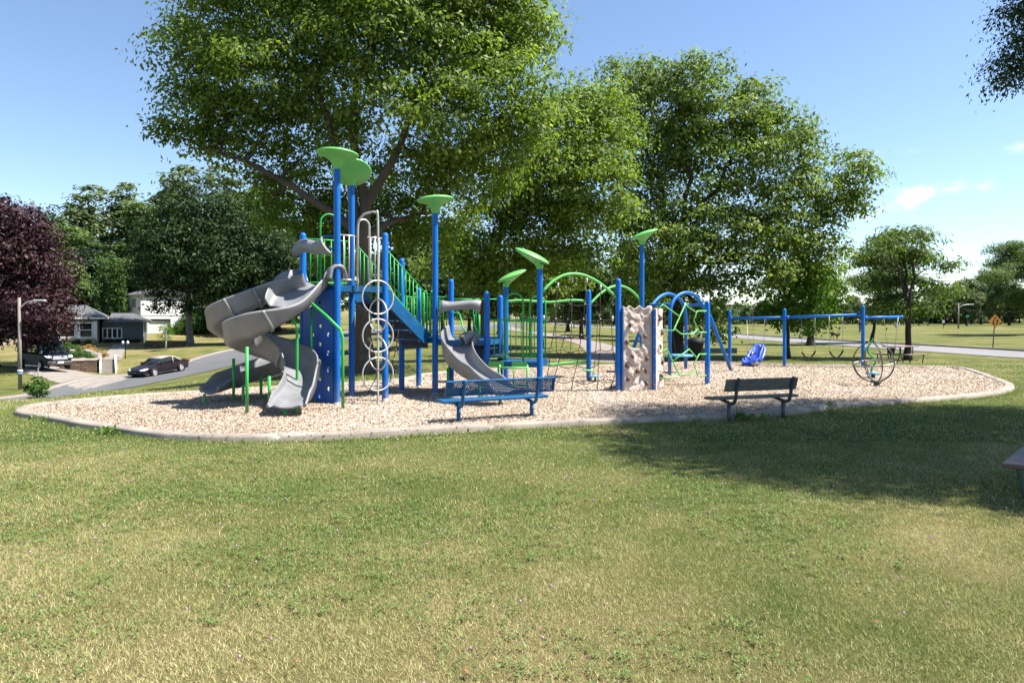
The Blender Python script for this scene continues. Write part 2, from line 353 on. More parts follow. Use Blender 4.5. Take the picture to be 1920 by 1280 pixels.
pts += [(8, 31, -.28), (17, 31, -.28), (14, 37, -.28), (23, 36, -.28), (-3, 32, -.12), (-6, 45, -.1), (5, 45, -.1), (22, 55, -.25), (23, 80, -.15), (12, 60, -.2), (30, 45, -.2), (27, 24, -.1), (40, 30, -.1),
        (30, 100, .2), (48, 90, .1), (60, 130, .6), (30, 130, .5), (100, 130, .7), (0, 100, .1), (0, 150, .4), (60, 60, .1), (120, 60, .2), (60, 0, 0), (60, -40, 0), (0, -40, 0), (-60, -40, -1),
        (0, 300, .8), (100, 300, 1.), (300, 200, 1), (300, 0, 1), (-60, 105, 2.), (-90, 120, 4), (-45, 130, 3), (-120, 90, 2), (-120, 30, -2), (-200, 200, 10), (-60, 250, 8), (-300, 0, 0), (300, 450, 1), (0, 500, 1), (-300, 450, 12), (0, -150, 0), (-20, 120, .6)]
pts = np.array(pts, dtype=float)
def tps_fit(p, lam):
    n = len(p); d2 = ((p[:, None, :2] - p[None, :, :2]) ** 2).sum(2); K = 0.5 * d2 * np.log(d2 + 1e-9); K[np.arange(n), np.arange(n)] = lam
    Q = np.hstack([np.ones((n, 1)), p[:, :2]]); A = np.zeros((n + 3, n + 3)); A[:n, :n] = K; A[:n, n:] = Q; A[n:, :n] = Q.T
    return np.linalg.solve(A, np.concatenate([p[:, 2], np.zeros(3)]))
TW = tps_fit(pts, 1.5)
def sstep(a, b, x): t = np.clip((x - a) / (b - a), 0, 1); return t * t * (3 - 2 * t)
def zf(x, y):
    x = np.atleast_1d(np.asarray(x, float)); y = np.atleast_1d(np.asarray(y, float)); out = np.empty(x.shape)
    xf, yf, of = x.ravel(), y.ravel(), out.ravel()
    for s in range(0, len(xf), 20000):
        a, b = xf[s:s + 20000], yf[s:s + 20000]
        d2 = (a[:, None] - pts[None, :, 0]) ** 2 + (b[:, None] - pts[None, :, 1]) ** 2
        of[s:s + 20000] = (0.5 * d2 * np.log(d2 + 1e-9)) @ TW[:-3] + TW[-3] + TW[-2] * a + TW[-1] * b
    out = of.reshape(x.shape)
    # level pad under the playground and the near lawn
    dl = (x + 9.0) * -.76 + (y - 12.6) * .65; ddx = np.maximum(np.maximum(-10.2 - x, x - 16.5), 0); ddy = np.maximum(np.maximum(y - 26.5, np.where(x < 0, dl - .25, 0)), 0)
    wgt = sstep(0.0, 3.2, np.sqrt(ddx ** 2 + ddy ** 2)) * (1 - (1 - sstep(-10, 2, y)) * 0)
    return out * wgt
def z1(x, y): return float(zf(x, y)[0])
def base(px, py, D): p = P(px, py, D); return Vector((p.x, p.y, z1(p.x, p.y)))
def onray(px, D): x = (px - 960) / F * D; return Vector((x, D, z1(x, D)))
def dryness(x, y):
    d = 0.60 * vnoise(x + 300, y + 300, 3, 4, 0.6) + 0.40 * vnoise(x + 300, y + 300, 9, 4, 2.4)
    near = 0.17 * (1 - sstep(3.0, 7.5, y)) - 0.03 * sstep(7.5, 10.5, y) * (1 - sstep(16, 26, y)) + 0.04 * sstep(24, 40, y)
    left = sstep(25, 40, -x) * sstep(55, 60, y) * 0.17
    return np.clip(((d + near + left) - 0.5) * 1.5 + 0.52, 0, 1)
def axis(parts):
    out = [parts[0][0]]
    for a, b, st in parts:
        n = max(1, int(round((b - a) / st))); out += list(a + (b - a) * (np.arange(n) + 1) / n)
    return np.array(out)
xs = axis([(-1500, -200, 130), (-200, -70, 6), (-70, -15, 0.75), (-15, 12, 0.4), (12, 40, 0.75), (40, 150, 4), (150, 1500, 130)])
ys = axis([(-400, -20, 40), (-20, 1, 1.5), (1, 28, 0.4), (28, 100, 0.75), (100, 200, 4), (200, 2000, 120)])
XX, YY = np.meshgrid(xs, ys, indexing='ij')
zclip = zf(np.clip(XX, -300, 300), np.clip(YY, -150, 450))
V = np.stack([XX, YY, zclip], -1).reshape(-1, 3); nx_, ny_ = XX.shape
ii = (np.arange(nx_ - 1)[:, None] * ny_ + np.arange(ny_ - 1)[None, :]).ravel()
Fq = np.stack([ii, ii + ny_, ii + ny_ + 1, ii + 1], 1)
def grassground():
    m, N, L, b = newmat('lawn_ground'); a = N.new('ShaderNodeAttribute'); a.attribute_name = 'dry'
    n1 = noise(N, L, 3.0, 8, 0.7); n2 = noise(N, L, 28, 6, 0.75); n3 = noise(N, L, 0.5, 5, 0.6)
    mm = N.new('ShaderNodeMath'); mm.operation = 'MULTIPLY_ADD'; L.new(n1, mm.inputs[0]); mm.inputs[1].default_value = 0.9; L.new(a.outputs['Fac'], mm.inputs[2])
    m3 = N.new('ShaderNodeMath'); m3.operation = 'MULTIPLY_ADD'; L.new(n3, m3.inputs[0]); m3.inputs[1].default_value = 0.5; L.new(mm.outputs[0], m3.inputs[2])
    m2 = N.new('ShaderNodeMath'); m2.operation = 'SUBTRACT'; L.new(m3.outputs[0], m2.inputs[0]); m2.inputs[1].default_value = 0.7
    col = ramp(N, L, m2.outputs[0], [(0.0, (0.0446, 0.0706, 0.0158)), (0.35, (0.0778, 0.1022, 0.0259)), (0.65, (0.1332, 0.1332, 0.0432)), (1.0, (0.2376, 0.1908, 0.0900))])
    col = mixrgb(N, L, 0.75, col, ramp(N, L, n2, [(0.3, (0.45, 0.46, 0.44)), (0.7, (1.35, 1.33, 1.3))]), 'MULTIPLY')
    L.new(col, b.inputs['Base Color']); b.inputs['Roughness'].default_value = 0.95; b.inputs['Specular IOR Level'].default_value = 0.1
    bump(N, L, n2, b, 1.0, 0.05); return m
M['ground'] = grassground()
ground = mesh_np('ground', V, Fq, M['ground'], attr={'dry': ('POINT', dryness(XX.ravel(), YY.ravel()))}, smooth=True); tag(ground, kind='structure')
# ---------------------------------------------------------------- roads and paths (strips laid on the terrain)
def strip(name, line, half, m, lift=0.03, ncross=9, step=1.0, crown=0.0):
    pts_ = [Vector((p[0], p[1], 0)) for p in line]; pl = [pts_[0]]
    cr = catmull(pts_, 12) if len(pts_) > 2 else pts_
    dense = []
    for a, b in zip(cr[:-1], cr[1:]):
        n = max(1, int((b - a).length / step)); dense += [a.lerp(b, k / n) for k in range(n)]
    dense.append(cr[-1]); fr = frames(dense, up=Vector((0, 0, 1))); vs = []; fs = []
    for p, (t, u, v) in zip(dense, fr):
        sd = Vector((t.y, -t.x, 0)).normalized()
        for k in range(ncross): q = p + sd * half * (2 * k / (ncross - 1) - 1); vs.append([q.x, q.y, 0])
    vs = np.array(vs); vs[:, 2] = zf(vs[:, 0], vs[:, 1]) + lift
    n = len(dense)
    fs = [(i * ncross + k, i * ncross + k + 1, (i + 1) * ncross + k + 1, (i + 1) * ncross + k) for i in range(n - 1) for k in range(ncross - 1)]
    return tag(mesh_np(name, vs, fs, m, smooth=True), kind='structure'), dense
def asphalt(name, c, seam=0.2):
    m, N, L, b = newmat(name); f = noise(N, L, 0.35, 6, 0.7); g = noise(N, L, 60, 2)
    v = N.new('ShaderNodeTexVoronoi'); v.feature = 'DISTANCE_TO_EDGE'; v.inputs['Scale'].default_value = 0.25
    t = N.new('ShaderNodeTexCoord'); dn = N.new('ShaderNodeTexNoise'); dn.inputs['Scale'].default_value = 0.8; L.new(t.outputs['Object'], dn.inputs['Vector'])
    ad = N.new('ShaderNodeVectorMath'); ad.operation = 'ADD'; L.new(t.outputs['Object'], ad.inputs[0]); L.new(dn.outputs['Color'], ad.inputs[1]); L.new(ad.outputs[0], v.inputs['Vector'])
    col = ramp(N, L, f, [(0.3, tuple(x * 0.82 for x in c)), (0.7, tuple(x * 1.18 for x in c))])
    col = mixrgb(N, L, 0.6, col, ramp(N, L, g, [(0.3, (0.75,) * 3), (0.7, (1.25,) * 3)]), 'MULTIPLY')
    crk = ramp(N, L, v.outputs['Distance'], [(0.004, (1 - seam,) * 3), (0.012, (1,) * 3)])
    L.new(mixrgb(N, L, 1.0, col, crk, 'MULTIPLY'), b.inputs['Base Color']); b.inputs['Roughness'].default_value = 0.9; bump(N, L, g, b, 0.2, 0.01); return m
M['asphalt'] = asphalt('street_asphalt', (0.085, 0.087, 0.092)); M['road_pale'] = asphalt('pale_park_road', (0.165, 0.158, 0.158)); M['path'] = asphalt('pinkish_path', (0.2, 0.16, 0.142))
RD = Vector((0.257, 1, 0)).normalized(); RC = Vector((-26.8, 52, 0)); RN = Vector((RD.y, -RD.x, 0))
def rp(s, o=0):
    q = max(0, -s - 2); o = o + 5.5 * (1 - math.exp(-(q / 9.5) ** 2)); p = RC + RD * s + RN * o; return (p.x, p.y)
street, dense = strip('street', [rp(s) for s in range(-44, 120, 4)], 3.7, M['asphalt'], 0.03, 9, 2.0)
def curbline(name, o, ho=0.13, wd=0.45):
    mb = MB(); pl = []
    for s in range(-44, 120, 2): x, y = rp(s, o); pl.append(Vector((x, y, z1(x, y) + 0.02)))
    mb.sweep(pl, [(-wd / 2, -0.1), (wd / 2, -0.1), (wd / 2, ho), (-wd / 2, ho)]); return tag(mb.build(name, M['paver']), kind='structure')
curbline('street_kerb', -3.95)
strip('park_road', [(x, y) for x, y in [(30.4, -10), (29.6, 10), (28.8, 30), (27.8, 45), (26.9, 62), (25.2, 85), (20.5, 120), (14, 160), (5, 210)]], 2.6, M['road_pale'], 0.03, 9, 2)
mbk = MB(); pl = []
for p in catmull([(33.15, -10, 0), (32.35, 10, 0), (31.55, 30, 0), (30.55, 45, 0), (29.65, 62, 0), (27.95, 85, 0), (23.2, 120, 0)], 16): pl.append(Vector((p.x, p.y, z1(p.x, p.y))))
mbk.sweep(pl, [(-0.12, -0.1), (0.12, -0.1), (0.12, 0.12), (-0.12, 0.12)]); tag(mbk.build('road_kerb', M['asphalt']), kind='structure')
pp = [G(x, y, -0.05) for x, y in [(1158, 678), (1150, 668), (1133, 655), (1108, 645), (1060, 637), (1010, 629), (955, 617)]]
strip('footpath', [(p.x, p.y) for p in pp] + [(-3, 190)], 1.15, M['path'], 0.03, 5, 1.0)
# ---------------------------------------------------------------- play area: kerb and wood chips
KP = [(27,780),(82,791),(150,804),(212,812.5),(275,821),(350,827),(437,829),(602,826.5),(711,821),(781,817),(955,807),(1096,799),(1226,794),(1367,788),(1503,778),(1562,769),(1698,758),(1833,747),(1890,738),
      (1902,727),(1874,714),(1820,696),(1779,691),(1671,689),(1481,687),(1318,681),(1240,685),(1109,689),(955,694),(811,703),(738,716),(646,723),(475,733),(362,739),(250,746),(125,757),(50,767)]
ring = catmull([G(*k) for k in KP], 6, closed=True)
# resample evenly
def resample(pl, step, closed=True):
    q = pl + [pl[0]] if closed else pl; d = [0]
    for a, b in zip(q[:-1], q[1:]): d.append(d[-1] + (b - a).length)
    n = int(d[-1] / step); out = []; j = 0
    for i in range(n):
        s = d[-1] * i / n
        while d[j + 1] < s: j += 1
        out.append(q[j].lerp(q[j + 1], (s - d[j]) / max(1e-9, d[j + 1] - d[j])))
    return out
ring = resample(ring, 0.06); nr = len(ring)
cen = sum(ring, Vector((0, 0, 0))) / nr
inner = []
for i in range(nr):
    t = (ring[(i + 4) % nr] - ring[i - 4]).normalized(); sd = Vector((-t.y, t.x, 0))
    if sd.dot(cen - ring[i]) < 0: sd = -sd
    inner.append((ring[i], sd))
KW = 0.23; mb = MB(); prof = [(0.0, -0.05), (0.01, 0.07), (0.025, 0.09), (0.055, 0.1), (0.17, 0.104), (0.21, 0.092), (KW - 0.008, 0.06), (KW, -0.05)]
vs = []; fs = []; m_ = len(prof)
for i, (p, sd) in enumerate(inner):
    arc = i * 0.06; jit = 0.006 * math.sin(arc * 0.9) + 0.012 * (vnoise(np.array([arc]), np.array([3.0]), 5, 2, 0.5)[0] - .5)
    joint = (i % 52) in (0,)
    for (a, h) in prof:
        vs.append(p + sd * a + Vector((0, 0, (h + jit if h > 0 else h) - (0.05 if joint and h > 0 else 0))))
for i in range(nr):
    j = (i + 1) % nr
    for k in range(m_ - 1): fs.append((i * m_ + k, i * m_ + k + 1, j * m_ + k + 1, j * m_ + k))
mb.add(vs, fs, True); kerb = mb.build('kerb', M['concrete']); tag(kerb, kind='structure')
ipoly = [p + sd * (KW - 0.03) for p, sd in inner]
from mathutils import geometry as mg
def inpoly(x, y, poly):
    px_ = np.array([p.x for p in poly]); py_ = np.array([p.y for p in poly]); c = np.zeros(x.shape, bool); n = len(poly); j = n - 1
    for i in range(n):
        cond = ((py_[i] > y) != (py_[j] > y)); c ^= cond & (x < (px_[j] - px_[i]) * (y - py_[i]) / (py_[j] - py_[i] + 1e-12) + px_[i]); j = i
    return c
CHIPZ = 0.055
HOLL = [G(1417, 690), G(1516, 682), G(1568, 680), G(1671, 684), G(545, 778), G(362, 752), G(950, 750), G(1640, 722), G(1275, 700), G(709, 758)]
def chipz(x, y):
    z = CHIPZ + .022 * (vnoise(x + 70, y + 70, 61, 3, .45) - .5) + .012 * (vnoise(x + 70, y + 70, 62, 3, 2.1) - .5)
    for h in HOLL: z = z - .04 * np.exp(-(((x - h.x) / .75) ** 2 + ((y - h.y) / .6) ** 2))
    return np.maximum(z, .012)
def chipmat():
    m, N, L, b = newmat('wood_chip_bed'); t = N.new('ShaderNodeTexCoord'); mp = N.new('ShaderNodeMapping'); L.new(t.outputs['Object'], mp.inputs[0])
    v = N.new('ShaderNodeTexVoronoi'); v.inputs['Scale'].default_value = 26; L.new(mp.outputs[0], v.inputs['Vector'])
    sp = N.new('ShaderNodeSeparateColor'); L.new(v.outputs['Color'], sp.inputs[0]); big = noise(N, L, 0.45, 5, 0.6)
    c1 = ramp(N, L, sp.outputs[0], [(0, (0.13, 0.09, 0.065)), (0.25, (0.3, 0.225, 0.16)), (0.65, (0.43, 0.345, 0.265)), (1, (0.5, 0.445, 0.395))])
    c2 = mixrgb(N, L, 1.0, c1, ramp(N, L, big, [(0.3, (1.0, 0.86, 0.7)), (0.7, (1.02, 1.0, 1.02))]), 'MULTIPLY')
    L.new(c2, b.inputs['Base Color']); b.inputs['Roughness'].default_value = 0.95; bump(N, L, v.outputs['Distance'], b, 0.9, 0.03); return m
M['chip'] = chipmat()
midp = [p + sd * KW * .55 for p, sd in inner]
gx, gy = np.meshgrid(np.arange(-10, 17, .08), np.arange(9, 28.5, .08), indexing='ij'); inn_ = inpoly(gx, gy, midp); ok_ = inn_[:-1, :-1] & inn_[1:, 1:] & inn_[:-1, 1:] & inn_[1:, :-1]; ids = (np.arange(gx.shape[0] - 1)[:, None] * gx.shape[1] + np.arange(gx.shape[1] - 1)[None, :])[ok_]
Fb = np.stack([ids, ids + gx.shape[1], ids + gx.shape[1] + 1, ids + 1], 1); us_, Fi = np.unique(Fb, return_inverse=True); Vb = np.stack([gx, gy, chipz(gx, gy)], -1).reshape(-1, 3)[us_]
tag(mesh_np('wood_chip_bed', Vb, Fi.reshape(-1, 4), M['chip'], smooth=True), kind='structure')
# loose chips
def flakes(n, ylim, size):
    x = rng.uniform(-10.5, 17, n * 3); y = rng.uniform(*ylim, n * 3); k = inpoly(x, y, ipoly); x, y = x[k][:n], y[k][:n]; n = len(x)
    a = rng.uniform(0, 2 * np.pi, n); ln = size * rng.uniform(0.5, 1.5, n); wd = ln * rng.uniform(0.25, 0.55, n); ti = rng.normal(0, 0.32, n); tj = rng.normal(0, 0.32, n)
    d = np.stack([np.cos(a), np.sin(a), np.tan(ti)], 1); s = np.stack([-np.sin(a), np.cos(a), np.tan(tj)], 1)
    c = np.stack([x, y, chipz(x, y) + 0.006 + rng.uniform(0, 0.018, n)], 1)
    Vv = np.stack([c - d * ln[:, None] / 2 - s * wd[:, None] / 2, c + d * ln[:, None] / 2 - s * wd[:, None] / 2, c + d * ln[:, None] / 2 + s * wd[:, None] / 2, c - d * ln[:, None] / 2 + s * wd[:, None] / 2], 1)
    return Vv.reshape(-1, 3)
def spill(n):
    fi = rng.integers(0, nr, n); off = rng.normal(.02, .13, n); x = np.array([inner[i][0].x + inner[i][1].x * o for i, o in zip(fi, off)]); y = np.array([inner[i][0].y + inner[i][1].y * o for i, o in zip(fi, off)])
    k = vnoise(x + 40, y + 40, 91, 3, .7) > .5; x, y, off = x[k], y[k], off[k]; n = len(x); z = np.where(off < 0, .03, .108); a = rng.uniform(0, 6.28, n); ln = .026 * rng.uniform(.5, 1.4, n)
    d = np.stack([np.cos(a), np.sin(a), rng.normal(0, .15, n)], 1) * ln[:, None] / 2; q = np.stack([-np.sin(a), np.cos(a), rng.normal(0, .15, n)], 1) * ln[:, None] * .2; c = np.stack([x, y, z], 1)
    return np.stack([c - d - q, c + d - q, c + d + q, c - d + q], 1).reshape(-1, 3)
fl = np.concatenate([spill(5000), flakes(190000, (9.5, 16), 0.024), flakes(120000, (16, 28), 0.033)]); nf = len(fl) // 4
fx = fl[::4, 0]; fy = fl[::4, 1]; rnd = np.clip(0.75 * rng.random(nf) + 0.5 * (vnoise(fx + 50, fy + 50, 21, 4, 0.5) - .5) + 0.12, 0, 1)
m, N_, L_, b_ = newmat('loose_chip'); a_ = N_.new('ShaderNodeAttribute'); a_.attribute_name = 'rnd'
L_.new(ramp(N_, L_, a_.outputs['Fac'], [(0, (0.12, 0.08, 0.055)), (0.18, (0.29, 0.21, 0.14)), (0.5, (0.41, 0.34, 0.26)), (0.75, (0.455, 0.405, 0.345)), (1, (0.51, 0.48, 0.44))]), b_.inputs['Base Color']); b_.inputs['Roughness'].default_value = 0.9
M['flake'] = m
tag(mesh_np('loose_wood_chips', fl, np.arange(nf * 4).reshape(-1, 4), M['flake'], attr={'rnd': ('FACE', rnd)}), 'loose pale wood chips strewn over the play area inside the concrete kerb', 'wood chips', kind='stuff')
# ---------------------------------------------------------------- lawn grass
opoly = [p for p, sd in inner]
def blades(n, y0, y1, hl, wdt, powr=1.0, halfx=0.86):
    u = rng.random(n); y = np.sqrt(y0 ** 2 + (y1 ** 2 - y0 ** 2) * u); x = rng.uniform(-1, 1, n) * (y * halfx + 0.8)
    k = ~inpoly(x, y, opoly); x, y = x[k], y[k]; n = len(x)
    tuft = vnoise(x + 90, y + 90, 40, 3, 2.2)
    a = rng.uniform(0, 2 * np.pi, n); lean = np.abs(rng.normal(0.95, 0.4, n)); h = hl * rng.uniform(0.45, 1.35, n) * (0.6 + 0.8 * tuft)
    z = zf(x, y) if y1 > 26 else np.where(np.abs(x) < 10, 0.0, zf(x, y))
    c = np.stack([x, y, z - 0.004], 1); d = np.stack([np.cos(a) * np.sin(lean), np.sin(a) * np.sin(lean), np.cos(lean)], 1)
    b2 = rng.uniform(0, 2 * np.pi, n); s = np.stack([np.cos(b2), np.sin(b2), np.zeros(n)], 1) * (wdt * rng.uniform(0.6, 1.4, n))[:, None] / 2
    Vv = np.stack([c - s, c + s, c + d * h[:, None]], 1)
    dr = dryness(x, y); col = np.clip(dr * 0.6 + 0.15 + rng.normal(0, 0.28, n), 0, 1)
    return Vv.reshape(-1, 3), col
bl = [blades(560000, 2.5, 5.5, 0.030, 0.0042), blades(480000, 5.5, 9.5, 0.033, 0.0062), blades(300000, 9.5, 16.5, 0.042, 0.011), blades(130000, 16.5, 34, 0.05, 0.024)]
# fringe of longer grass against the kerb
fi = rng.integers(0, nr, 30000); off = np.abs(rng.normal(0, 0.10, 30000)); fx = np.array([inner[i][0].x - inner[i][1].x * o for i, o in zip(fi, off)]); fy = np.array([inner[i][0].y - inner[i][1].y * o for i, o in zip(fi, off)])
a = rng.uniform(0, 2 * np.pi, 30000); lean = np.abs(rng.normal(0.5, 0.3, 30000)); h = rng.uniform(0.03, 0.085, 30000) * (0.5 + vnoise(fx + 90, fy + 90, 41, 3, 1.5))
c = np.stack([fx, fy, np.zeros(30000)], 1); d = np.stack([np.cos(a) * np.sin(lean), np.sin(a) * np.sin(lean), np.cos(lean)], 1); s = np.stack([np.cos(a + 1.5), np.sin(a + 1.5), 0 * a], 1) * 0.0035
bl.append((np.stack([c - s, c + s, c + d * h[:, None]], 1).reshape(-1, 3), np.clip(dryness(fx, fy) * 0.6 + rng.normal(0, .16, 30000), 0, 1)))
GV = np.concatenate([b[0] for b in bl]); GC = np.concatenate([b[1] for b in bl])
m, N_, L_, b_ = newmat('grass_blade'); a_ = N_.new('ShaderNodeAttribute'); a_.attribute_name = 'rnd'
gc = ramp(N_, L_, a_.outputs['Fac'], [(0, (0.092, 0.16, 0.032)), (0.3, (0.21, 0.262, 0.066)), (0.55, (0.33, 0.325, 0.115)), (0.8, (0.5, 0.43, 0.21)), (1, (0.64, 0.55, 0.33))])
L_.new(gc, b_.inputs['Base Color']); b_.inputs['Roughness'].default_value = 0.6; b_.inputs['Specular IOR Level'].default_value = 0.25
tr = N_.new('ShaderNodeBsdfTranslucent'); L_.new(gc, tr.inputs['Color']); mx = N_.new('ShaderNodeMixShader'); mx.inputs[0].default_value = 0.35
L_.new(b_.outputs[0], mx.inputs[1]); L_.new(tr.outputs[0], mx.inputs[2]); L_.new(mx.outputs[0], N_['Material Output'].inputs['Surface']); M['blade'] = m
tag(mesh_np('grass', GV, np.arange(len(GV)).reshape(-1, 3), M['blade'], attr={'rnd': ('FACE', GC)}), 'short mown grass, half dried to straw, across the lawn', 'grass', kind='stuff')
# broad-leaved weeds and clover
def weeds(nros, y0, y1, size):
    u = rng.random(nros); y = np.sqrt(y0 ** 2 + (y1 ** 2 - y0 ** 2) * u); x = rng.uniform(-1, 1, nros) * (y * 0.84 + 0.8)
    k = (~inpoly(x, y, opoly)) & (vnoise(x + 200, y + 200, 77, 3, 0.9) > 0.47); x, y = x[k], y[k]; VV = []; CC = []
    for xi, yi in zip(x, y):
        n = rng.integers(5, 12); a = rng.uniform(0, 2 * np.pi, n); ln = size * rng.uniform(0.5, 1.3, n); el = rng.uniform(0.1, 0.8, n); ro = rng.uniform(0, 0.05, n); ra = rng.uniform(0, 6.28, n)
        c = np.stack([xi + ro * np.cos(ra), yi + ro * np.sin(ra), 0.012 + rng.uniform(0, 0.025, n)], 1)
        d = np.stack([np.cos(a) * np.cos(el), np.sin(a) * np.cos(el), np.sin(el)], 1) * ln[:, None]; s = np.stack([-np.sin(a), np.cos(a), 0.2 * np.sin(a)], 1) * (ln * rng.uniform(0.2, 0.38, n))[:, None]
        VV.append(np.stack([c, c + d * 0.55 + s, c + d, c + d * 0.55 - s], 1).reshape(-1, 3)); CC.append(np.clip(rng.normal(0.45, 0.25, n), 0, 1))
    return np.concatenate(VV), np.concatenate(CC)
w1 = weeds(6000, 2.6, 7, 0.019); w2 = weeds(5000, 7, 14, 0.026)
def weedpatch(px, py, n, size, spread):
    c = G(px, py); VV = []; a = rng.uniform(0, 6.28, n); r = np.abs(rng.normal(0, spread, n)); ln = size * rng.uniform(.5, 1.4, n); el = rng.uniform(.2, 1.2, n); b = rng.uniform(0, 6.28, n)
    p = np.stack([c.x + r * np.cos(a), c.y + .5 * r * np.sin(a), rng.uniform(0.01, .09, n)], 1); d = np.stack([np.cos(b) * np.cos(el), np.sin(b) * np.cos(el), np.sin(el)], 1) * ln[:, None]; s = np.stack([-np.sin(b), np.cos(b), 0 * b], 1) * (ln * .24)[:, None]
    return np.stack([p, p + d * .5 + s, p + d, p + d * .5 - s], 1).reshape(-1, 3), np.clip(rng.normal(.4, .25, n), 0, 1)
wp = [weedpatch(205, 814, 80, .065, .13), weedpatch(1390, 788, 90, .09, .12), weedpatch(1425, 790, 60, .08, .15), weedpatch(1555, 768, 120, .07, .3), weedpatch(90, 792, 70, .06, .2), weedpatch(1310, 793, 60, .05, .3), weedpatch(640, 829, 60, .04, .4), weedpatch(940, 811, 70, .04, .5)]; WV = np.concatenate([w1[0], w2[0]] + [q[0] for q in wp]); WC = np.concatenate([w1[1], w2[1]] + [q[1] for q in wp])
M['weed'] = leafmat('weed_leaves', [(0.075, 0.14, 0.035), (0.12, 0.2, 0.05), (0.19, 0.27, 0.1)], 0.35)
tag(mesh_np('lawn_weeds', WV, np.arange(len(WV)).reshape(-1, 4), M['weed'], attr={'rnd': ('FACE', WC)}), 'low broad-leaved weeds and clover scattered through the lawn', 'weeds', kind='stuff')
mb = MB()
for _ in range(130):
    y = math.sqrt(random.uniform(9, 130)); x = random.uniform(-.8, .8) * y
    if inpoly(np.array([x]), np.array([y]), opoly)[0]: continue
    mb.lathe([(0, 0), (.006, .004), (.007, .01), (.004, .016), (0, .017)], (x, y, 0.045 + random.random() * .02), 6)
M['clover'] = simple('clover_pink', (0.42, 0.2, 0.36), 0.8, 0.25, 30)
tag(mb.build('clover_blossoms', M['clover']), 'tiny pink clover blossoms dotted over the lawn', 'clover', kind='stuff')
mb = MB()
for _ in range(45):
    y = math.sqrt(random.uniform(8, 150)); x = random.uniform(-.8, .8) * y; a = random.random() * 6.28; s_ = random.uniform(.014, .028)
    if inpoly(np.array([x]), np.array([y]), opoly)[0]: continue
    Mt = Matrix.Translation((x, y, .035)) @ Matrix.Rotation(a, 4, 'Z') @ Matrix.Rotation(random.uniform(-.5, .5), 4, 'X')
    mb.add([Mt @ Vector(q) for q in ((-s_, 0, 0), (-.3 * s_, .5 * s_, .005), (s_, .1 * s_, 0), (-.2 * s_, -.5 * s_, .006))], [(0, 3, 2, 1)])
M['dead'] = simple('dead_leaf', (0.2, 0.105, 0.045), 0.8, 0.5, 3)
tag(mb.build('fallen_leaves', M['dead'], normals=False), 'small dry brown leaves fallen on the lawn', 'fallen leaves', kind='stuff')
# ---------------------------------------------------------------- play structure
PS = thing('play_structure', 'large blue and green climbing structure with grey slides, canopies, nets and a rock wall', 'play structure', (-1.5, 15.5, 0))
PR = 0.066
def capmesh(Pt, az, tilt, ecc=0.0, sc=1.0):
    mb = MB(); prof = [(0.07, -0.03), (0.085, .03), (0.105, .08), (.15, .14), (.23, .20), (.33, .235), (.40, .255), (.415, .275), (.40, .295), (.33, .325), (.22, .348), (.1, .36), (0.001, .363)]
    seg = 28; vs = []; hd = Vector((math.cos(az), math.sin(az), 0)); ax = Vector((0, 0, 1)).cross(hd)
    for (r, z) in prof:
        bl_ = sstep(0.03, 0.26, np.array([z]))[0]; Rm = Matrix.Rotation(-tilt * bl_, 3, ax)
        for k in range(seg):
            a = 2 * math.pi * k / seg; p = Vector((r * math.cos(a), r * math.sin(a), z - .12 * bl_)) * sc
            vs.append(Rm @ p + Vector((0, 0, .12 * bl_ * sc)) + hd * ecc * bl_ + Vector(Pt))
    fs = [(i * seg + k, i * seg + (k + 1) % seg, (i + 1) * seg + (k + 1) % seg, (i + 1) * seg + k) for i in range(len(prof) - 1) for k in range(seg)]
    return mb.add(vs, fs, True)
def post(x, y, zt, cap=None, r=PR, par=None):
    mb = MB(); pr = [(r, -0.1), (r, zt - r * (0 if cap else 1))]
    if not cap: pr += [(r * math.cos(a), zt - r + r * math.sin(a)) for a in (R(25), R(50), R(72), R(89.5))]
    mb.lathe(pr, (x, y, 0), 18); o = mb.build('post', M['blue'], par or PS)
    cb = MB(); cb.lathe([(r + .006, -.02), (r + .006, .085), (r - .002, .09)], (x, y, 0), 14); cb.build('foot_collar', M['silver'], o)
    if cap: capmesh((x, y, zt), *cap).build('canopy_cap', M['lime'], o)
    return o
p1 = Vector((-3.44, 13.43, 0)); p2 = Vector((-3.44, 14.65, 0)); p3 = Vector((-4.31, 14.08, 0)); p4 = Vector((-2.62, 14.1, 0))
p5 = Vector((-1.70, 15.1, 0)); p6 = Vector((-2.53, 15.65, 0)); p7 = Vector((-1.45, 16.25, 0)); p8 = Vector((-.56, 15.2, 0)); p9 = Vector((-.28, 16.4, 0)); p10 = Vector((-.16, 18, 0))
p11 = Vector((.61, 15.0, 0)); p12 = Vector((2.08, 18.5, 0)); p13 = Vector((2.46, 15.8, 0)); p14 = Vector((3.71, 19.5, 0)); p15 = Vector((3.31, 16.0, 0)); p16 = Vector((4.98, 17.4, 0))
p6b = Vector((-2.29, 16.75, 0))
def ztop(py, D): return EYE - (py - 600) / F * D
post(p1.x, p1.y, ztop(315, 13.43), (R(200), R(3), 0.0)); post(p2.x, p2.y, ztop(346, 14.65), (R(-70), R(33), 0.12))
post(p3.x, p3.y, ztop(436, 14.08)); post(p4.x, p4.y, ztop(436, 14.1)); post(p5.x, p5.y, ztop(398, 15.1), (R(10), R(5), 0.02)); post(p6.x, p6.y, ztop(484, 15.65)); post(p7.x, p7.y, ztop(523, 16.25))
post(p8.x, p8.y, ztop(546, 15.2)); post(p9.x, p9.y, ztop(553, 16.4)); post(p10.x, p10.y, ztop(536, 18), (R(15), R(24), 0.22)); post(p11.x, p11.y, ztop(502, 15), (R(165), R(25), 0.24)); post(p12.x, p12.y, ztop(543, 18.5)); post(p13.x, p13.y, ztop(522, 15.8))
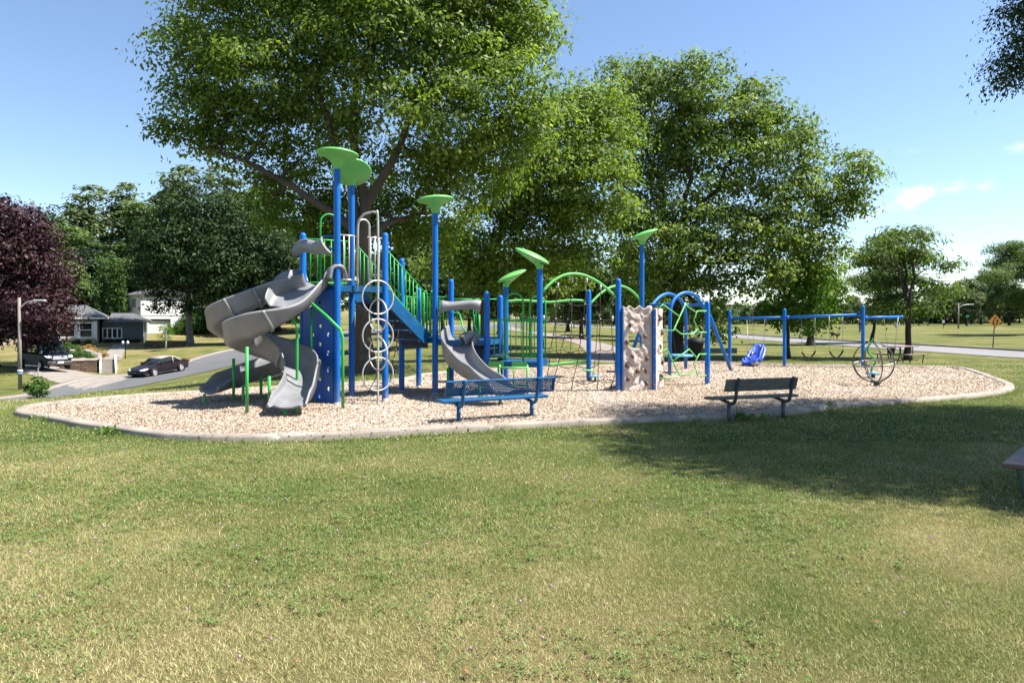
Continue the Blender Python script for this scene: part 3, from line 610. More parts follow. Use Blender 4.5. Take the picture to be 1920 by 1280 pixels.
post(p14.x, p14.y, ztop(457, 19.5), (R(5), R(20), 0.12)); post(p16.x, p16.y, ztop(564, 17.4)); post(p6b.x, p6b.y, 2.5)
def deck(poly, z, name='deck', th=0.1):
    mb = MB(); mb.prism([(p.x, p.y) for p in poly], z - th, z); mb.build(name, M['blue_dark'], PS)
    lp = MB()
    for a, b in zip(poly, poly[1:] + poly[:1]): lp.bar(Vector((a.x, a.y, z - th / 2)), Vector((b.x, b.y, z - th / 2)), .03, th + .02)
    lp.build('deck_edge', M['bench_blue'], PS)
DZ1, DZ2, DZ3 = 2.38, 1.3, 0.77
deck([p1, p4, p2, p3], DZ1); deck([p6, p5, p7, p6b], DZ2, 'landing_deck'); deck([p5, p8, p9, p7], DZ2 - .05); deck([p8, p11, Vector((.85, 16.2, 0)), p9], DZ3)
def railing(a, b, zb0, zt0, zb1=None, zt1=None, n=6, m='green', r=.017, rb=.012, name='railing', inset=0.08):
    zb1 = zb0 if zb1 is None else zb1; zt1 = zt0 if zt1 is None else zt1
    a, b = Vector(a), Vector(b); d = (b - a); L0 = d.length; a2 = a + d * inset / L0; b2 = b - d * inset / L0; mb = MB()
    A = lambda t, z0, z1_: a2.lerp(b2, t) + Vector((0, 0, z0 + (z1_ - z0) * t))
    mb.tube([A(0, zt0, zt1), A(1, zt0, zt1)], r); mb.tube([A(0.04, zb0, zb1), A(.96, zb0, zb1)], r)
    for i in range(n):
        t = (i + .5) / n; mb.tube([A(t, zb0, zb1), A(t, zt0, zt1)], rb, 6)
    for t in (0.0, 1.0):
        q = A(t, zt0, zt1); mb.tube([q, q + (d.normalized() * (-inset if t == 0 else inset))], r * .9, 6)
    return mb.build(name, M[m], PS)
def arch(a, b, zb, zt, m='green', r=.019, name='grab_arch', out=(0, 0, 0), n=8):
    a, b = Vector(a), Vector(b); h = (b - a).length / 2; pts_ = [a + Vector((0, 0, zb))]
    for i in range(n + 1):
        t = math.pi * i / n; q = a.lerp(b, 0.5 - 0.5 * math.cos(t)); pts_.append(q + Vector((0, 0, zt - h + h * math.sin(t))) + Vector(out) * math.sin(t))
    pts_.append(b + Vector((0, 0, zb))); mb = MB(); mb.tube(pts_, r); return mb.build(name, M[m], PS)
# tower rails
railing(p3, p2, DZ1 + .1, DZ1 + 1.0, n=6); arch(p3.lerp(p2, .35), p3.lerp(p2, .72), DZ1, DZ1 + 1.55)
for t0, t1 in ((0.06, .42), (.62, .94)):
    a, b = p1.lerp(p4, t0), p1.lerp(p4, t1); railing(a, b, DZ1 + .12, DZ1 + 1.0, n=3, m='silver', inset=.02, r=.017)
arch(p1.lerp(p4, .42), p1.lerp(p4, .66), DZ1 - .1, DZ1 + 1.35, 'silver', .021)
# ring climber: one pole from the arch down to the chips, five hoops
pole_x, pole_y = P(708.7, 759, 13.6).x, 13.6
a0 = p1.lerp(p4, .42)
mb = MB(); mb.tube(catmull([(a0.x, a0.y, DZ1), (a0.x, a0.y, DZ1 + 1.15), (a0.x + .1, a0.y - .05, DZ1 + 1.4), ((a0.x + pole_x) / 2 + .05, (a0.y + pole_y) / 2, DZ1 + 1.47), (pole_x - .06, pole_y + .02, DZ1 + 1.46), (pole_x, pole_y, DZ1 + 1.28), (pole_x, pole_y, 1.6), (pole_x, pole_y, -.1)], 7), .022, 10)
rc = mb.build('ring_climber', M['silver'], PS)
for i, (py, rad) in enumerate([(557.5, .335), (591.4, .325), (629, .33), (663, .325), (701, .33)]):
    z = ztop(py, 13.6); a = R(36) if i % 2 == 0 else R(-46); u = Vector((math.cos(a), math.sin(a), 0)); hb = MB()
    hb.tube([Vector((pole_x, pole_y, z)) + u * rad * math.cos(t) + Vector((0, 0, rad * math.sin(t))) for t in np.linspace(0, 2 * math.pi, 33)[:-1]], .016, 8, closed=True); hb.build('hoop', M['silver'], rc)
# staircase from the tower to the landing
sa, sb = Vector((-2.69, 14.16, 0)), Vector((-1.86, 15.06, 0)); fa, fb = Vector((-3.36, 14.72, 0)), Vector((-2.52, 15.60, 0))
mb = MB()
for a, b in ((sa, sb), (fa, fb)): mb.bar(a + Vector((0, 0, DZ1 - .1)), b + Vector((0, 0, DZ2 - .02)), .03, .27)
st = mb.build('staircase', M['bench_blue'], PS)
for i in range(5):
    t = (i + .75) / 5.3; a, b = sa.lerp(sb, t), fa.lerp(fb, t); z = DZ1 - .12 + (DZ2 - DZ1) * t - .02; d = (sb - sa).normalized()
    mb = MB(); mb.add([a - d * .14 + Vector((0, 0, z)), a + d * .12 + Vector((0, 0, z)), b + d * .12 + Vector((0, 0, z)), b - d * .14 + Vector((0, 0, z)), a - d * .14 + Vector((0, 0, z - .05)), a + d * .12 + Vector((0, 0, z - .05)), b + d * .12 + Vector((0, 0, z - .05)), b - d * .14 + Vector((0, 0, z - .05))], [(0, 1, 2, 3), (7, 6, 5, 4), (0, 4, 5, 1), (1, 5, 6, 2), (2, 6, 7, 3), (3, 7, 4, 0)])
    mb.build('tread', M['tread'], st)
    rb_ = MB(); c = [a + d * .12 + Vector((0, 0, z - .05)), b + d * .12 + Vector((0, 0, z - .05)), b + d * .125 + Vector((0, 0, z - .19)), a + d * .125 + Vector((0, 0, z - .19))]; rb_.extrude(c, d * .012); rb_.build('riser', M['tread'], st)
railing(sa, sb, DZ1 + .08, DZ1 + .83, DZ2 + .12, DZ2 + .98, 11, inset=.05, name='stair_railing'); railing(fa, fb, DZ1 + .08, DZ1 + .9, DZ2 + .12, DZ2 + .98, 11, inset=.05, name='stair_railing')
railing(p6b, p7, DZ2 + .1, DZ2 + .95, n=8); railing(p6, p6b, DZ2 + .1, DZ2 + .95, n=6)
arch(Vector((-1.80, 15.12, 0)), Vector((-1.78, 15.40, 0)), DZ2, DZ2 + 1.05); arch(Vector((-2.0, 15.3, 0)), Vector((-1.93, 15.5, 0)), DZ2, DZ2 + 1.05)
railing(p7, p9, DZ2 + .1, DZ2 + .9, n=3, inset=.5)
# hole panel under the tower
u = (p1 - p3).normalized(); W0 = (p1 - p3).length
def blob(cx, cy, rx, ry, seed, n=9):
    g_ = random.Random(seed); return [(cx + rx * math.cos(2 * math.pi * k / n) * g_.uniform(.75, 1.15), cy + ry * math.sin(2 * math.pi * k / n) * g_.uniform(.75, 1.15)) for k in range(n)]
holes = []
for i, (fx, py) in enumerate([(.55, 566), (.30, 580), (.86, 590), (.58, 610), (.32, 626), (.86, 626), (.57, 645), (.32, 661), (.85, 660), (.57, 679), (.30, 692), (.86, 691), (.57, 709), (.32, 729), (.85, 727), (.57, 741)]):
    holes.append(blob(.08 + fx * (W0 - .16), ztop(py, 13.75), .052, .058, i))
pl_ = plate_holes([(.07, .02), (W0 - .07, .02), (W0 - .07, DZ1 - .08), (.07, DZ1 - .08)], holes, p3 + Vector((0, 0, 0)) + Vector((-u.y, u.x, 0)) * -.02, (u.x, u.y, 0), (0, 0, 1), .03)
def perfmat(name, c, scale, thr):
    m, N, L, b = newmat(name); t = N.new('ShaderNodeTexCoord'); v = N.new('ShaderNodeTexVoronoi'); v.inputs['Scale'].default_value = scale; v.inputs['Randomness'].default_value = 0.0; L.new(t.outputs['Object'], v.inputs['Vector'])
    L.new(ramp(N, L, v.outputs['Distance'], [(thr, tuple(x * .2 for x in c)), (thr + .06, c)]), b.inputs['Base Color']); b.inputs['Roughness'].default_value = .45; return m
M['perf'] = perfmat('blue_dimpled_panel', (0.010, 0.085, 0.40), 26, .22)
pl_.build('hole_panel', M['perf'], PS)
# double slide from the tower
def uprof(w_, hl, hr, th=.028, lip=.035):
    inn = [(-w_ / 2, hl), (-w_ / 2 * .98, hl * .55), (-w_ / 2 * .9, hl * .25), (-w_ / 2 * .7, .045), (-w_ / 2 * .35, .008), (0, 0), (w_ / 2 * .35, .008), (w_ / 2 * .7, .045), (w_ / 2 * .9, hr * .25), (w_ / 2 * .98, hr * .55), (w_ / 2, hr)]
    out_ = [(w_ / 2 + lip * .5, hr + .018), (w_ / 2 + lip, hr - .005), (w_ / 2 + lip, hr - .035), (w_ / 2 + th, hr - .045), (w_ / 2 * .93 + th, hr * .22 - .01), (w_ / 2 * .7 + th * .6, .045 - th), (w_ / 2 * .35, .008 - th), (0, -th), (-w_ / 2 * .35, .008 - th), (-w_ / 2 * .7 - th * .6, .045 - th), (-w_ / 2 * .93 - th, hl * .22 - .01), (-w_ / 2 - th, hl - .045), (-w_ / 2 - lip, hl - .035), (-w_ / 2 - lip, hl - .005), (-w_ / 2 - lip * .5, hl + .018)]
    return inn + out_
def pw(tab, t):
    for (a, va), (b, vb) in zip(tab[:-1], tab[1:]):
        if t <= b: k = (t - a) / (b - a); k = k * k * (3 - 2 * k); return va + (vb - va) * k
    return tab[-1][1]
def slide(name, path, wt, hl, hr, joints, mat='slide', label=None, k=9):
    pl = catmull([Vector(q) for q in path], k); pl = resample(pl, .06, False) + [pl[-1]]
    for _ in range(24): pl = [pl[0]] + [pl[i] * .5 + (pl[i - 1] + pl[i + 1]) * .25 for i in range(1, len(pl) - 1)] + [pl[-1]]
    mb = MB(); mb.sweep(pl, lambda t: uprof(pw(wt, t), pw(hl, t), pw(hr, t)))
    o = mb.build(name, M[mat], PS)
    if label: o['label'] = label
    n = len(pl)
    for jt in joints:
        i = int(jt * (n - 1)); t = i / (n - 1); fb_ = MB(); i = min(max(i, 1), n - 2); d = (pl[i + 1] - pl[i - 1]).normalized() * .028
        w_, h1, h2 = pw(wt, t) + .05, pw(hl, t) + .014, pw(hr, t) + .014
        fb_.sweep([pl[i] - d - Vector((0, 0, .022)), pl[i] - Vector((0, 0, .022)), pl[i] + d - Vector((0, 0, .022))], uprof(w_, h1, h2, .045, .05)); fb_.build('joint_flange', M[mat], o)
    return o
SA = slide('curved_slide', [(-4.26, 13.98, 2.34), (-4.6, 13.74, 2.2), (-5.0, 13.53, 2.0), (-5.48, 13.41, 1.74), (-5.79, 13.53, 1.55), (-5.92, 13.83, 1.4), (-5.79, 14.13, 1.26), (-5.48, 14.27, 1.12), (-5.15, 14.3, .98), (-4.8, 14.35, .86), (-4.55, 14.65, .74), (-4.75, 15.0, .62), (-5.25, 14.85, .48), (-5.66, 14.4, .38), (-5.92, 13.98, .29), (-6.07, 13.68, .23)],
           [(0, .42), (.12, .47), (1, .48)], [(0, .3), (.12, .34), (.3, .38), (.6, .34), (.9, .28), (1, .14)], [(0, .3), (.3, .36), (.5, .44), (.75, .42), (.93, .3), (1, .1)], [.14, .22, .90], label='rear twin slide curling round to the left exit')
SB = slide('curved_slide', [(-3.82, 13.62, 2.36), (-3.98, 13.33, 2.1), (-4.2, 12.98, 1.76), (-4.5, 12.74, 1.53), (-4.84, 12.66, 1.36), (-5.12, 12.78, 1.25), (-5.24, 13.06, 1.15), (-5.12, 13.34, 1.05), (-4.84, 13.47, .94), (-4.55, 13.48, .83), (-4.25, 13.36, .70), (-4.0, 12.98, .54), (-3.88, 12.45, .39), (-3.86, 11.95, .27), (-3.84, 11.62, .21)],
           [(0, .44), (.12, .5), (.75, .55), (.93, .66), (1, .6)], [(0, .22), (.12, .2), (.30, .42), (.5, .42), (.7, .46), (.84, .44), (.94, .24), (1, .06)], [(0, .05), (.14, .08), (.27, .34), (.5, .40), (.75, .24), (.92, .14), (1, .05)], [.25, .62, .77], label='front twin slide curling round to the exit facing the lawn')
# broad entry trough shared by both lanes
mb = MB(); mb.sweep(catmull([(-3.92, 13.86, 2.41), (-4.1, 13.68, 2.36), (-4.24, 13.4, 2.15), (-4.30, 13.14, 1.93)], 6), lambda t: uprof(.98 + .1 * math.sin(math.pi * min(1, 2 * t)) - .3 * max(0, t - .4), .30 * max(0, 1 - 2.2 * t) + .03, .36 - .16 * t * t)); ent = mb.build('slide_entry', M['slide'], PS)
hb = MB(); hb.sweep(catmull([(-3.60, 13.38, 2.50), (-3.55, 13.42, 2.70), (-3.42, 13.5, 2.74), (-3.38, 13.6, 2.5)], 5), [(-.13, .0), (-.1, .05), (.1, .05), (.13, 0), (.1, -.02), (-.1, -.02)]); hb.build('entry_side_lip', M['slide'], ent)
def leg(px, pyb, pyt, D=None, r=.03, par=None, m='green'):
    b = G(px, pyb) if D is None else Vector(((px - 960) / F * D, D, 0)); mb = MB(); mb.tube([(b.x, b.y, -.05), (b.x, b.y, ztop(pyt, b.y))], r, 10); return mb.build('support_leg', M[m], par or PS)
for px, yb, yt, par in [(463, 780, 650, SB), (438, 757, 672, SA), (383, 763, 738, SA), (456, 760, 722, SA), (489.5, 752, 705, SA), (505, 769, 705, SB), (534.5, 784, 764, SB), (556, 778, 745, SB)]: leg(px, yb, yt, None, .03, par)
mb = MB(); mb.tube(catmull([P(545, 594, 13.0), P(556, 610, 13.0), P(557, 630, 13.0), P(557, 690, 13.0), (P(557, 690, 13.0).x, 13.0, -.05)], 5), .028, 8); mb.build('support_leg', M['green'], SB)
mb = MB(); mb.tube([P(585, 569, 13.0), P(612, 592, 12.75), P(638, 618, 12.65), P(642.5, 632, 12.65), Vector((P(643, 632, 12.65).x, 12.65, -.05))], .028, 8); mb.build('support_leg', M['green'], SB)
mb = MB(); mb.tube([P(584.5, 575, 13.6), Vector((P(584.5, 575, 13.6).x, 13.6, -.05))], .026, 8); mb.build('support_leg', M['green'], SB)
# moulded hoods over the slide entries
def hood(a, b, zc, wave, name='slide_hood', hh=.22, dip=.05, tw=0):
    a, b = Vector(a), Vector(b); d = b - a; n = 16; sd = Vector((d.y, -d.x, 0)).normalized(); pl = []
    for i in range(n + 1): t = i / n; pl.append(a.lerp(b, t) + Vector((0, 0, zc - dip * math.sin(math.pi * t) + wave * math.sin(2 * math.pi * t))))
    mb = MB()
    def pr(t):
        e = abs(2 * t - 1) ** 4; h = hh * (.75 + .55 * e); an = R(tw) * (t - .5); ca, sa_ = math.cos(an), math.sin(an); q = []
        for k in range(9): a_ = math.pi * (k / 8 - .5); q.append((.13 * math.cos(a_), h * math.sin(a_) * .8 - .25 * h * e))
        for k in range(8, -1, -1): a_ = math.pi * (k / 8 - .5); q.append((.13 * math.cos(a_) - .03 - .012 * math.cos(a_), (h - .015) * math.sin(a_) * .8 - .25 * h * e))
        return [(x * ca - z * sa_, x * sa_ + z * ca) for x, z in q]
    mb.sweep(pl, pr); o = mb.build(name, M['slide'], PS)
    return o
dv = (p1 - p3).normalized()
hood(p3 + dv * .0 + Vector((-.02, -.09, 0)), p1 - dv * .13 + Vector((-.08, -.12, 0)), ztop(459, 13.7), .03, hh=.22, tw=-75)
hood(p5 + Vector((.12, -.05, 0)), p8 - Vector((.14, .03, 0)), ztop(572, 15.1), -.02, hh=.16, dip=.0, tw=25)
for zq in (ztop(443, 13.5), ztop(467, 13.5)): mb = MB(); mb.tube([p1 + Vector((-.06, 0, zq)), p1 + Vector((-.3, .1, zq))], .018, 6); mb.build('hood_bracket', M['blue'], PS)
# short slide from the middle deck
S2 = slide('short_slide', [P(872, 641, 15.35), P(858, 655, 14.95), P(858, 678, 14.45), P(876, 701, 13.95), P(908, 720, 13.5), P(948, 735, 13.1)], [(0, .66), (.3, .62), (1, .6)], [(0, .22), (.4, .26), (.8, .2), (1, .07)], [(0, .40), (.35, .44), (.7, .34), (.9, .2), (1, .07)], [], label='short grey slide behind the blue bench')
hb = MB(); hb.sweep(catmull([P(866, 636, 15.0), P(880, 628, 15.1), P(888, 632, 15.3)], 5), [(-.14, -.12), (-.12, .08), (.12, .08), (.14, -.12), (.1, -.12), (.09, .04), (-.09, .04), (-.11, -.12)]); hb.build('entry_side_lip', M['slide'], S2)
leg(840, 745, 690, 14.6, .03, S2); leg(938, 763, 735, None, .03, S2); leg(899, 743, 715, 14.2, .03, S2)
# steps between the middle and the low deck
stp = MB(); a, b = Vector((-.52, 15.35, 0)), Vector((-.32, 16.3, 0))
for k in range(2): stp.add([*(Vector((q.x - .3 + .28 * k, q.y, z)) for q in (a, b) for z in (DZ2 - .22 - .18 * k, DZ2 - .26 - .18 * k)), *(Vector((q.x - .02 + .28 * k, q.y, z)) for q in (a, b) for z in (DZ2 - .22 - .18 * k, DZ2 - .26 - .18 * k))], [(0, 2, 6, 4), (1, 5, 7, 3), (0, 1, 3, 2), (4, 6, 7, 5), (0, 4, 5, 1), (2, 3, 7, 6)])
stp.build('deck_step', M['tread'], PS)
mb = MB(); mb.box(((p7.x + p9.x) / 2 + .1, 16.36, DZ2 - .25), (1.0, .03, .5)); mb.build('kick_panel', M['blue_dark'], PS)
mb = MB(); mb.tube(catmull([P(846, 587, 16.2), P(860, 588, 16.1), P(865, 600, 15.9), P(868, 615, 15.7), P(873, 622, 15.5), P(873, 650, 15.5)], 5), .018, 7); mb.build('handrail', M['green'], PS)
mb = MB(); mb.tube(catmull([P(889, 590, 16.3), P(889, 606, 16.3), P(893, 617, 16.3), P(899, 622, 16.3)], 5), .018, 7); mb.tube([P(899, 590, 16.3), P(899, 642, 16.3)], .018, 7); mb.build('handrail', M['green'], PS)
# low deck rails, arches and ladder
for (t0, t1, n) in ((.06, .44, 3), (.70, .96, 3)): railing(p8.lerp(p11, t0), p8.lerp(p11, t1), DZ3 + .12, DZ3 + .94, n=n, inset=.03)
arch(p8.lerp(p11, .36), p8.lerp(p11, .69), DZ3 + .02, DZ3 + 1.52, r=.021); arch(p9.lerp(Vector((.85, 16.2, 0)), .62), p9.lerp(Vector((.85, 16.2, 0)), .95), DZ3 + .02, DZ3 + 1.5, r=.021)
railing(p9, Vector((.85, 16.2, 0)), DZ3 + .1, DZ3 + .92, n=8, inset=.06)
mb = MB()
for t in (.18, .62): q = p8.lerp(p11, t); mb.box((q.x, q.y - .05, DZ3 - .04), (.34, .05, .13), rz=math.atan2(-.2, 1.17))
mb.build('deck_bracket', M['lime_tube'], PS)
lad = MB(); la, lb_ = P(937, 690, 14.75), P(989, 690, 14.75)
for q in (la, lb_): lad.tube([(q.x, q.y + .2, DZ3 - .06), (q.x, q.y, DZ3 - .1), (q.x, q.y, -.05)], .024, 8)
for z in (DZ3 - .1, .30): lad.tube([(la.x, la.y, z), (lb_.x, lb_.y, z)], .021, 8)
lad.tube([((la.x + lb_.x) / 2, la.y, DZ3 - .1), ((la.x + lb_.x) / 2, la.y, .3)], .015, 6)
lad.build('low_ladder', M['lime_tube'], PS)
mb = MB(); mb.tube([(.62 - 1.3, 15.3, DZ3 - .05), (-.42, 15.25, .02)], .03, 6); mb.bar((-.60, 15.27, DZ3 - .05), (-.40, 15.15, .2), .16, .03); mb.build('deck_gusset', M['bench_blue'], PS)
# net climber: arches, rails, ropes
def bow(a, b, mid, r=.034, name='net_arch'):
    mb = MB(); a, b, mid = Vector(a), Vector(b), Vector(mid); c = mid * 2 - (a + b) / 2; mb.tube([a * (1 - t) ** 2 + c * 2 * t * (1 - t) + b * t * t for t in np.linspace(0, 1, 22)], r, 10); return mb.build(name, M['lime_tube'], PS)
bow(P(1017, 548, 15.0), P(1156, 558, 15.8), P(1081, 513.5, 15.4)); bow(P(1106, 571, 18.5), P(1199, 561, 19.5), P(1156, 536, 19.0))
def wavy(a, b, amp, name):
    mb = MB(); a, b = Vector(a), Vector(b); mb.tube([a.lerp(b, t) + Vector((0, 0, amp * math.sin(t * 2 * math.pi * 1.5))) for t in np.linspace(0, 1, 28)], .032, 10); return mb.build(name, M['lime_tube'], PS)
wavy(P(950, 565, 18), P(1101, 564.5, 18.5), .025, 'net_rail'); wavy(P(950, 684, 18), P(1101, 680, 18.5), .02, 'net_rail')
def zp(x, y): return (940 + x / 5.3333, 500 + y / 5.3333)
def ropenet(name, vert, rows, D0, D1, yA, yB, clampsets):
    """verticals: list of pixel polylines; depth runs from D0 at row yA to D1 at row yB"""
    Dp = lambda py: D0 + (D1 - D0) * min(1, max(0, (py - yA) / (yB - yA)))
    W3 = lambda q: P(*zp(*q), Dp(zp(*q)[1])); mb = MB(); cps = []
    for v in vert: mb.tube([W3(q) for q in v], .0095, 6)
    for row in rows:
        for a, b in zip(row[:-1], row[1:]):
            A, B = W3(a), W3(b); sg = (B - A).length * .14; mb.tube([A.lerp(B, t) - Vector((0, 0, sg * 4 * t * (1 - t))) for t in (0, .2, .4, .6, .8, 1)], .009, 6)
        for q in row[1:-1]: cps.append((W3(q), .016, .02))
    for q in clampsets: cps.append((W3(q), .023, .06))
    o = mb.build(name, M['rope'], PS)
    for c, r_, h_ in cps: cl = MB(); cl.lathe([(0, -h_), (r_, -h_ * .9), (r_ * .9, h_ * .85), (0, h_)], c, 8); cl.build('rope_clamp', M['clamp'], o)
    return o
V1 = [[(567, 185), (545, 365), (545, 520), (520, 680), (490, 830), (478, 990), (450, 1130), (435, 1240)], [(712, 130), (690, 370), (665, 522), (635, 680), (600, 825), (568, 985), (520, 1130), (480, 1255)], [(855, 138), (835, 372), (822, 522), (800, 680), (780, 830), (755, 985), (715, 1140), (697, 1262)], [(993, 205), (988, 370), (990, 522), (983, 678), (990, 830), (970, 980), (965, 1132), (960, 1255)], [(1100, 520), (1115, 830), (1138, 960), (1135, 1080), (1095, 1205)]]
R1 = [[(545, 365), (690, 370), (835, 372), (988, 370)], [(425, 510), (545, 520), (665, 522), (822, 522), (990, 522), (1112, 518)], [(520, 680), (635, 680), (800, 680), (983, 678)], [(420, 845), (490, 830), (600, 825), (780, 830), (990, 830), (1112, 826)], [(478, 990), (568, 985), (755, 985), (970, 980)], [(450, 1130), (520, 1130), (715, 1140), (965, 1132), (1138, 1135)]]
ropenet('rope_net', V1, R1, 15.4, 16.0, 520, 736, [(567, 185), (712, 130), (855, 138), (993, 205), (425, 510), (1112, 518), (1112, 826)])
V2 = [[(535, 378), (545, 650), (555, 940)], [(705, 352), (700, 650), (690, 935)], [(965, 545), (945, 830), (930, 1000), (890, 1190)], [(845, 480), (850, 700)]]
R2 = [[(535, 560), (700, 560), (845, 560)], [(545, 700), (700, 700), (850, 700)], [(550, 850), (695, 850), (860, 850)]]
ropenet('rope_net', V2, R2, 18.2, 18.6, 520, 736, [(535, 378), (555, 940), (690, 935)])
def zp7(x, y): return ((540 + x / 6.097 - 940) * 5.3333, (580 + y / 6.097 - 500) * 5.3333)
ropenet('rope_net', [[zp7(1200, 175), zp7(1180, 300), zp7(1150, 560)], [zp7(1265, 230), zp7(1235, 450), zp7(1205, 575), zp7(1185, 690), zp7(1165, 830)], [zp7(1085, 590), zp7(985, 820), zp7(915, 945)]],
        [[zp7(1180, 290), zp7(1245, 345), zp7(1275, 370)], [zp7(1150, 420), zp7(1232, 455), zp7(1275, 520)], [zp7(1155, 560), zp7(1208, 572), zp7(1278, 630)], [zp7(1100, 640), zp7(1190, 665), zp7(1275, 720)], [zp7(985, 820), zp7(1165, 815), zp7(1275, 865)]], 14.3, 15.0, 600, 740, [])
for (px, py, D, m_) in [(1104, 694, 18.1, 'lime_tube'), (1116, 705, 18.3, 'disc'), (1147, 696, 18.6, 'black')]:
    mb = MB(); c = P(px, py, D); mb.lathe([(0, -.02), (.16, -.018), (.17, 0), (.16, .012), (0, .015)], c, 16); o = mb.build('step_pad', M[m_], PS)
mb = MB(); mb.tube([P(1116, 705, 18.3), (P(1116, 705, 18.3).x, 18.3, -.02)], .025, 8); mb.build('pad_stem', M['gun'], PS)
# rock wall: two moulded panels with a window, holds and a narrow post between
def rockmat():
    m, N, L, b = newmat('moulded_rock'); f = noise(N, L, 2.2, 5, 0.6); f2 = noise(N, L, 16, 4, .6)
    col = ramp(N, L, f, [(0.28, (0.41, 0.325, 0.28)), (0.5, (0.49, 0.405, 0.36)), (0.72, (0.55, 0.475, 0.43))]); L.new(mixrgb(N, L, .5, col, ramp(N, L, f2, [(.3, (.8, .78, .76)), (.7, (1.15, 1.15, 1.15))]), 'MULTIPLY'), b.inputs['Base Color']); b.inputs['Roughness'].default_value = .8; bump(N, L, f2, b, .25, .02); return m
M['rock'] = rockmat()
def rockpanel(a, b, H, seed, window=None, nu=44, nv=120, holds=()):
    a, b = Vector(a), Vector(b); d = (b - a); Wd = d.length; ux = d.normalized(); nn = Vector((ux.y, -ux.x, 0)); U = np.linspace(0, 1, nu + 1); Vv = np.linspace(0, 1, nv + 1); uu, vv = np.meshgrid(U, Vv, indexing='ij')
    dep = 0.11 * (vnoise(uu * Wd + seed, vv * H + seed, seed, 3, 2.3) - .5) + 0.10 * (np.abs(vnoise(uu * Wd + 9, vv * H + 4, seed + 3, 2, 3.2) - .5)) + .05 * (vnoise(uu * Wd, vv * H, seed + 7, 3, 9) - .5)
    edge = np.minimum(1, np.minimum(uu, 1 - uu) * 7); dep = dep * edge + .03
    topv = H - 0.075 * np.abs(np.sin(uu * 9.5 + seed)) * (.35 + .65 * edge)
    zz_ = .03 + vv * topv; verts = []; idx = -np.ones((nu + 1, nv + 1, 2), int); fs = []
    alive = np.ones((nu, nv), bool)
    if window:
        wx, wz, wr, wh = window
        for i in range(nu):
            for j in range(nv):
                x_ = (uu[i, j] + uu[i + 1, j]) / 2 * Wd; z_ = zz_[i, j]
                if abs((x_ - wx) / wr) ** 3 + abs((z_ - wz) / wh) ** 3 < 1 + .12 * math.sin(x_ * 23 + z_ * 17): alive[i, j] = False
    for i in range(nu + 1):
        for j in range(nv + 1):
            p = a + ux * uu[i, j] * Wd + Vector((0, 0, zz_[i, j])); idx[i, j, 0] = len(verts); verts.append(p + nn * dep[i, j]); idx[i, j, 1] = len(verts); verts.append(p - nn * .05)
    for i in range(nu):
        for j in range(nv):
            if not alive[i, j]: continue
            q = [(i, j), (i + 1, j), (i + 1, j + 1), (i, j + 1)]; fs.append(tuple(idx[x][0] for x in q)); fs.append(tuple(idx[x][1] for x in q[::-1]))
            for (di, dj), (e0, e1) in {(-1, 0): (3, 0), (1, 0): (1, 2), (0, -1): (0, 1), (0, 1): (2, 3)}.items():
                i2, j2 = i + di, j + dj
                if not (0 <= i2 < nu and 0 <= j2 < nv) or not alive[i2, j2]: fs.append((idx[q[e0]][0], idx[q[e0]][1], idx[q[e1]][1], idx[q[e1]][0]))
    mb = MB(); mb.add(verts, fs, True); o = mb.build('rock_panel', M['rock'], PS)
    for k, (hx, hz, sx, sz) in enumerate(holds):
        i = int(hx / Wd * nu); j = min(nv, int(hz / H * nv)); c = a + ux * hx + Vector((0, 0, hz)) + nn * (dep[i, j] + .005); g_ = random.Random(k + seed); hb = MB(); rg = []
        for lat in range(5):
            f = lat / 4; rr = math.cos(f * 1.45); rg.append((rr, math.sin(f * 1.45) * .07))
        vs = []; sg = 9; jit = [g_.uniform(.7, 1.2) for _ in range(sg)]
        for rr, hh_ in rg:
            for s_ in range(sg): an = 2 * math.pi * s_ / sg; vs.append(c + ux * rr * sx * jit[s_] * math.cos(an) + Vector((0, 0, rr * sz * jit[s_] * math.sin(an))) + nn * hh_)
        hb.add(vs, [(r_ * sg + s_, r_ * sg + (s_ + 1) % sg, (r_ + 1) * sg + (s_ + 1) % sg, (r_ + 1) * sg + s_) for r_ in range(4) for s_ in range(sg)], True); hb.build('hand_hold', M['hold'], o)
    return o
H_ = ztop(575, 15.9)
hz = lambda y: ztop(520 + y / 5.333, 15.85)
hx = lambda x: (x - 195) / (495 - 195) * .70
rockpanel(p13 + Vector((.10, .0, 0)), p15 + Vector((-.04, .0, 0)), H_, 4, (hx(325), hz(632), .195, .19), holds=[(hx(263), hz(472), .05, .07), (hx(432), hz(590), .05, .06), (hx(230), hz(645), .05, .07), (hx(288), hz(787), .05, .065), (hx(447), hz(810), .04, .065), (hx(345), hz(935), .06, .07), (hx(247), hz(1010), .05, .075), (hx(447), hz(1063), .05, .065), (hx(432), hz(930), .03, .08), (hx(238), hz(880), .07, .08)])
rockpanel(p15 + Vector((.05, .08, 0)), p15 + Vector((.42, 1.05, 0)), H_ - .05, 8, None, 30, 90, holds=[(.25, 1.75, .09, .08), (.55, 1.05, .09, .08), (.4, .35, .12, .12), (.8, 1.4, .09, .08), (.75, .7, .1, .1)])
mb = MB(); mb.box((p15.x + .01, p15.y - .04, H_ / 2 - .02), (.06, .14, H_ - .06)); o = mb.build('panel_post', M['blue'], PS)
for z in np.linspace(.2, H_ - .25, 8): mb = MB(); mb.tube([(p15.x + .01, p15.y - .118, z), (p15.x + .01, p15.y - .105, z)], .012, 8); mb.build('bolt_head', M['silver'], o)
mb = MB(); mb.box((p13.x + .085, p13.y - .02, H_ / 2), (.035, .10, H_ - .08)); mb.build('panel_flange', M['blue'], PS)
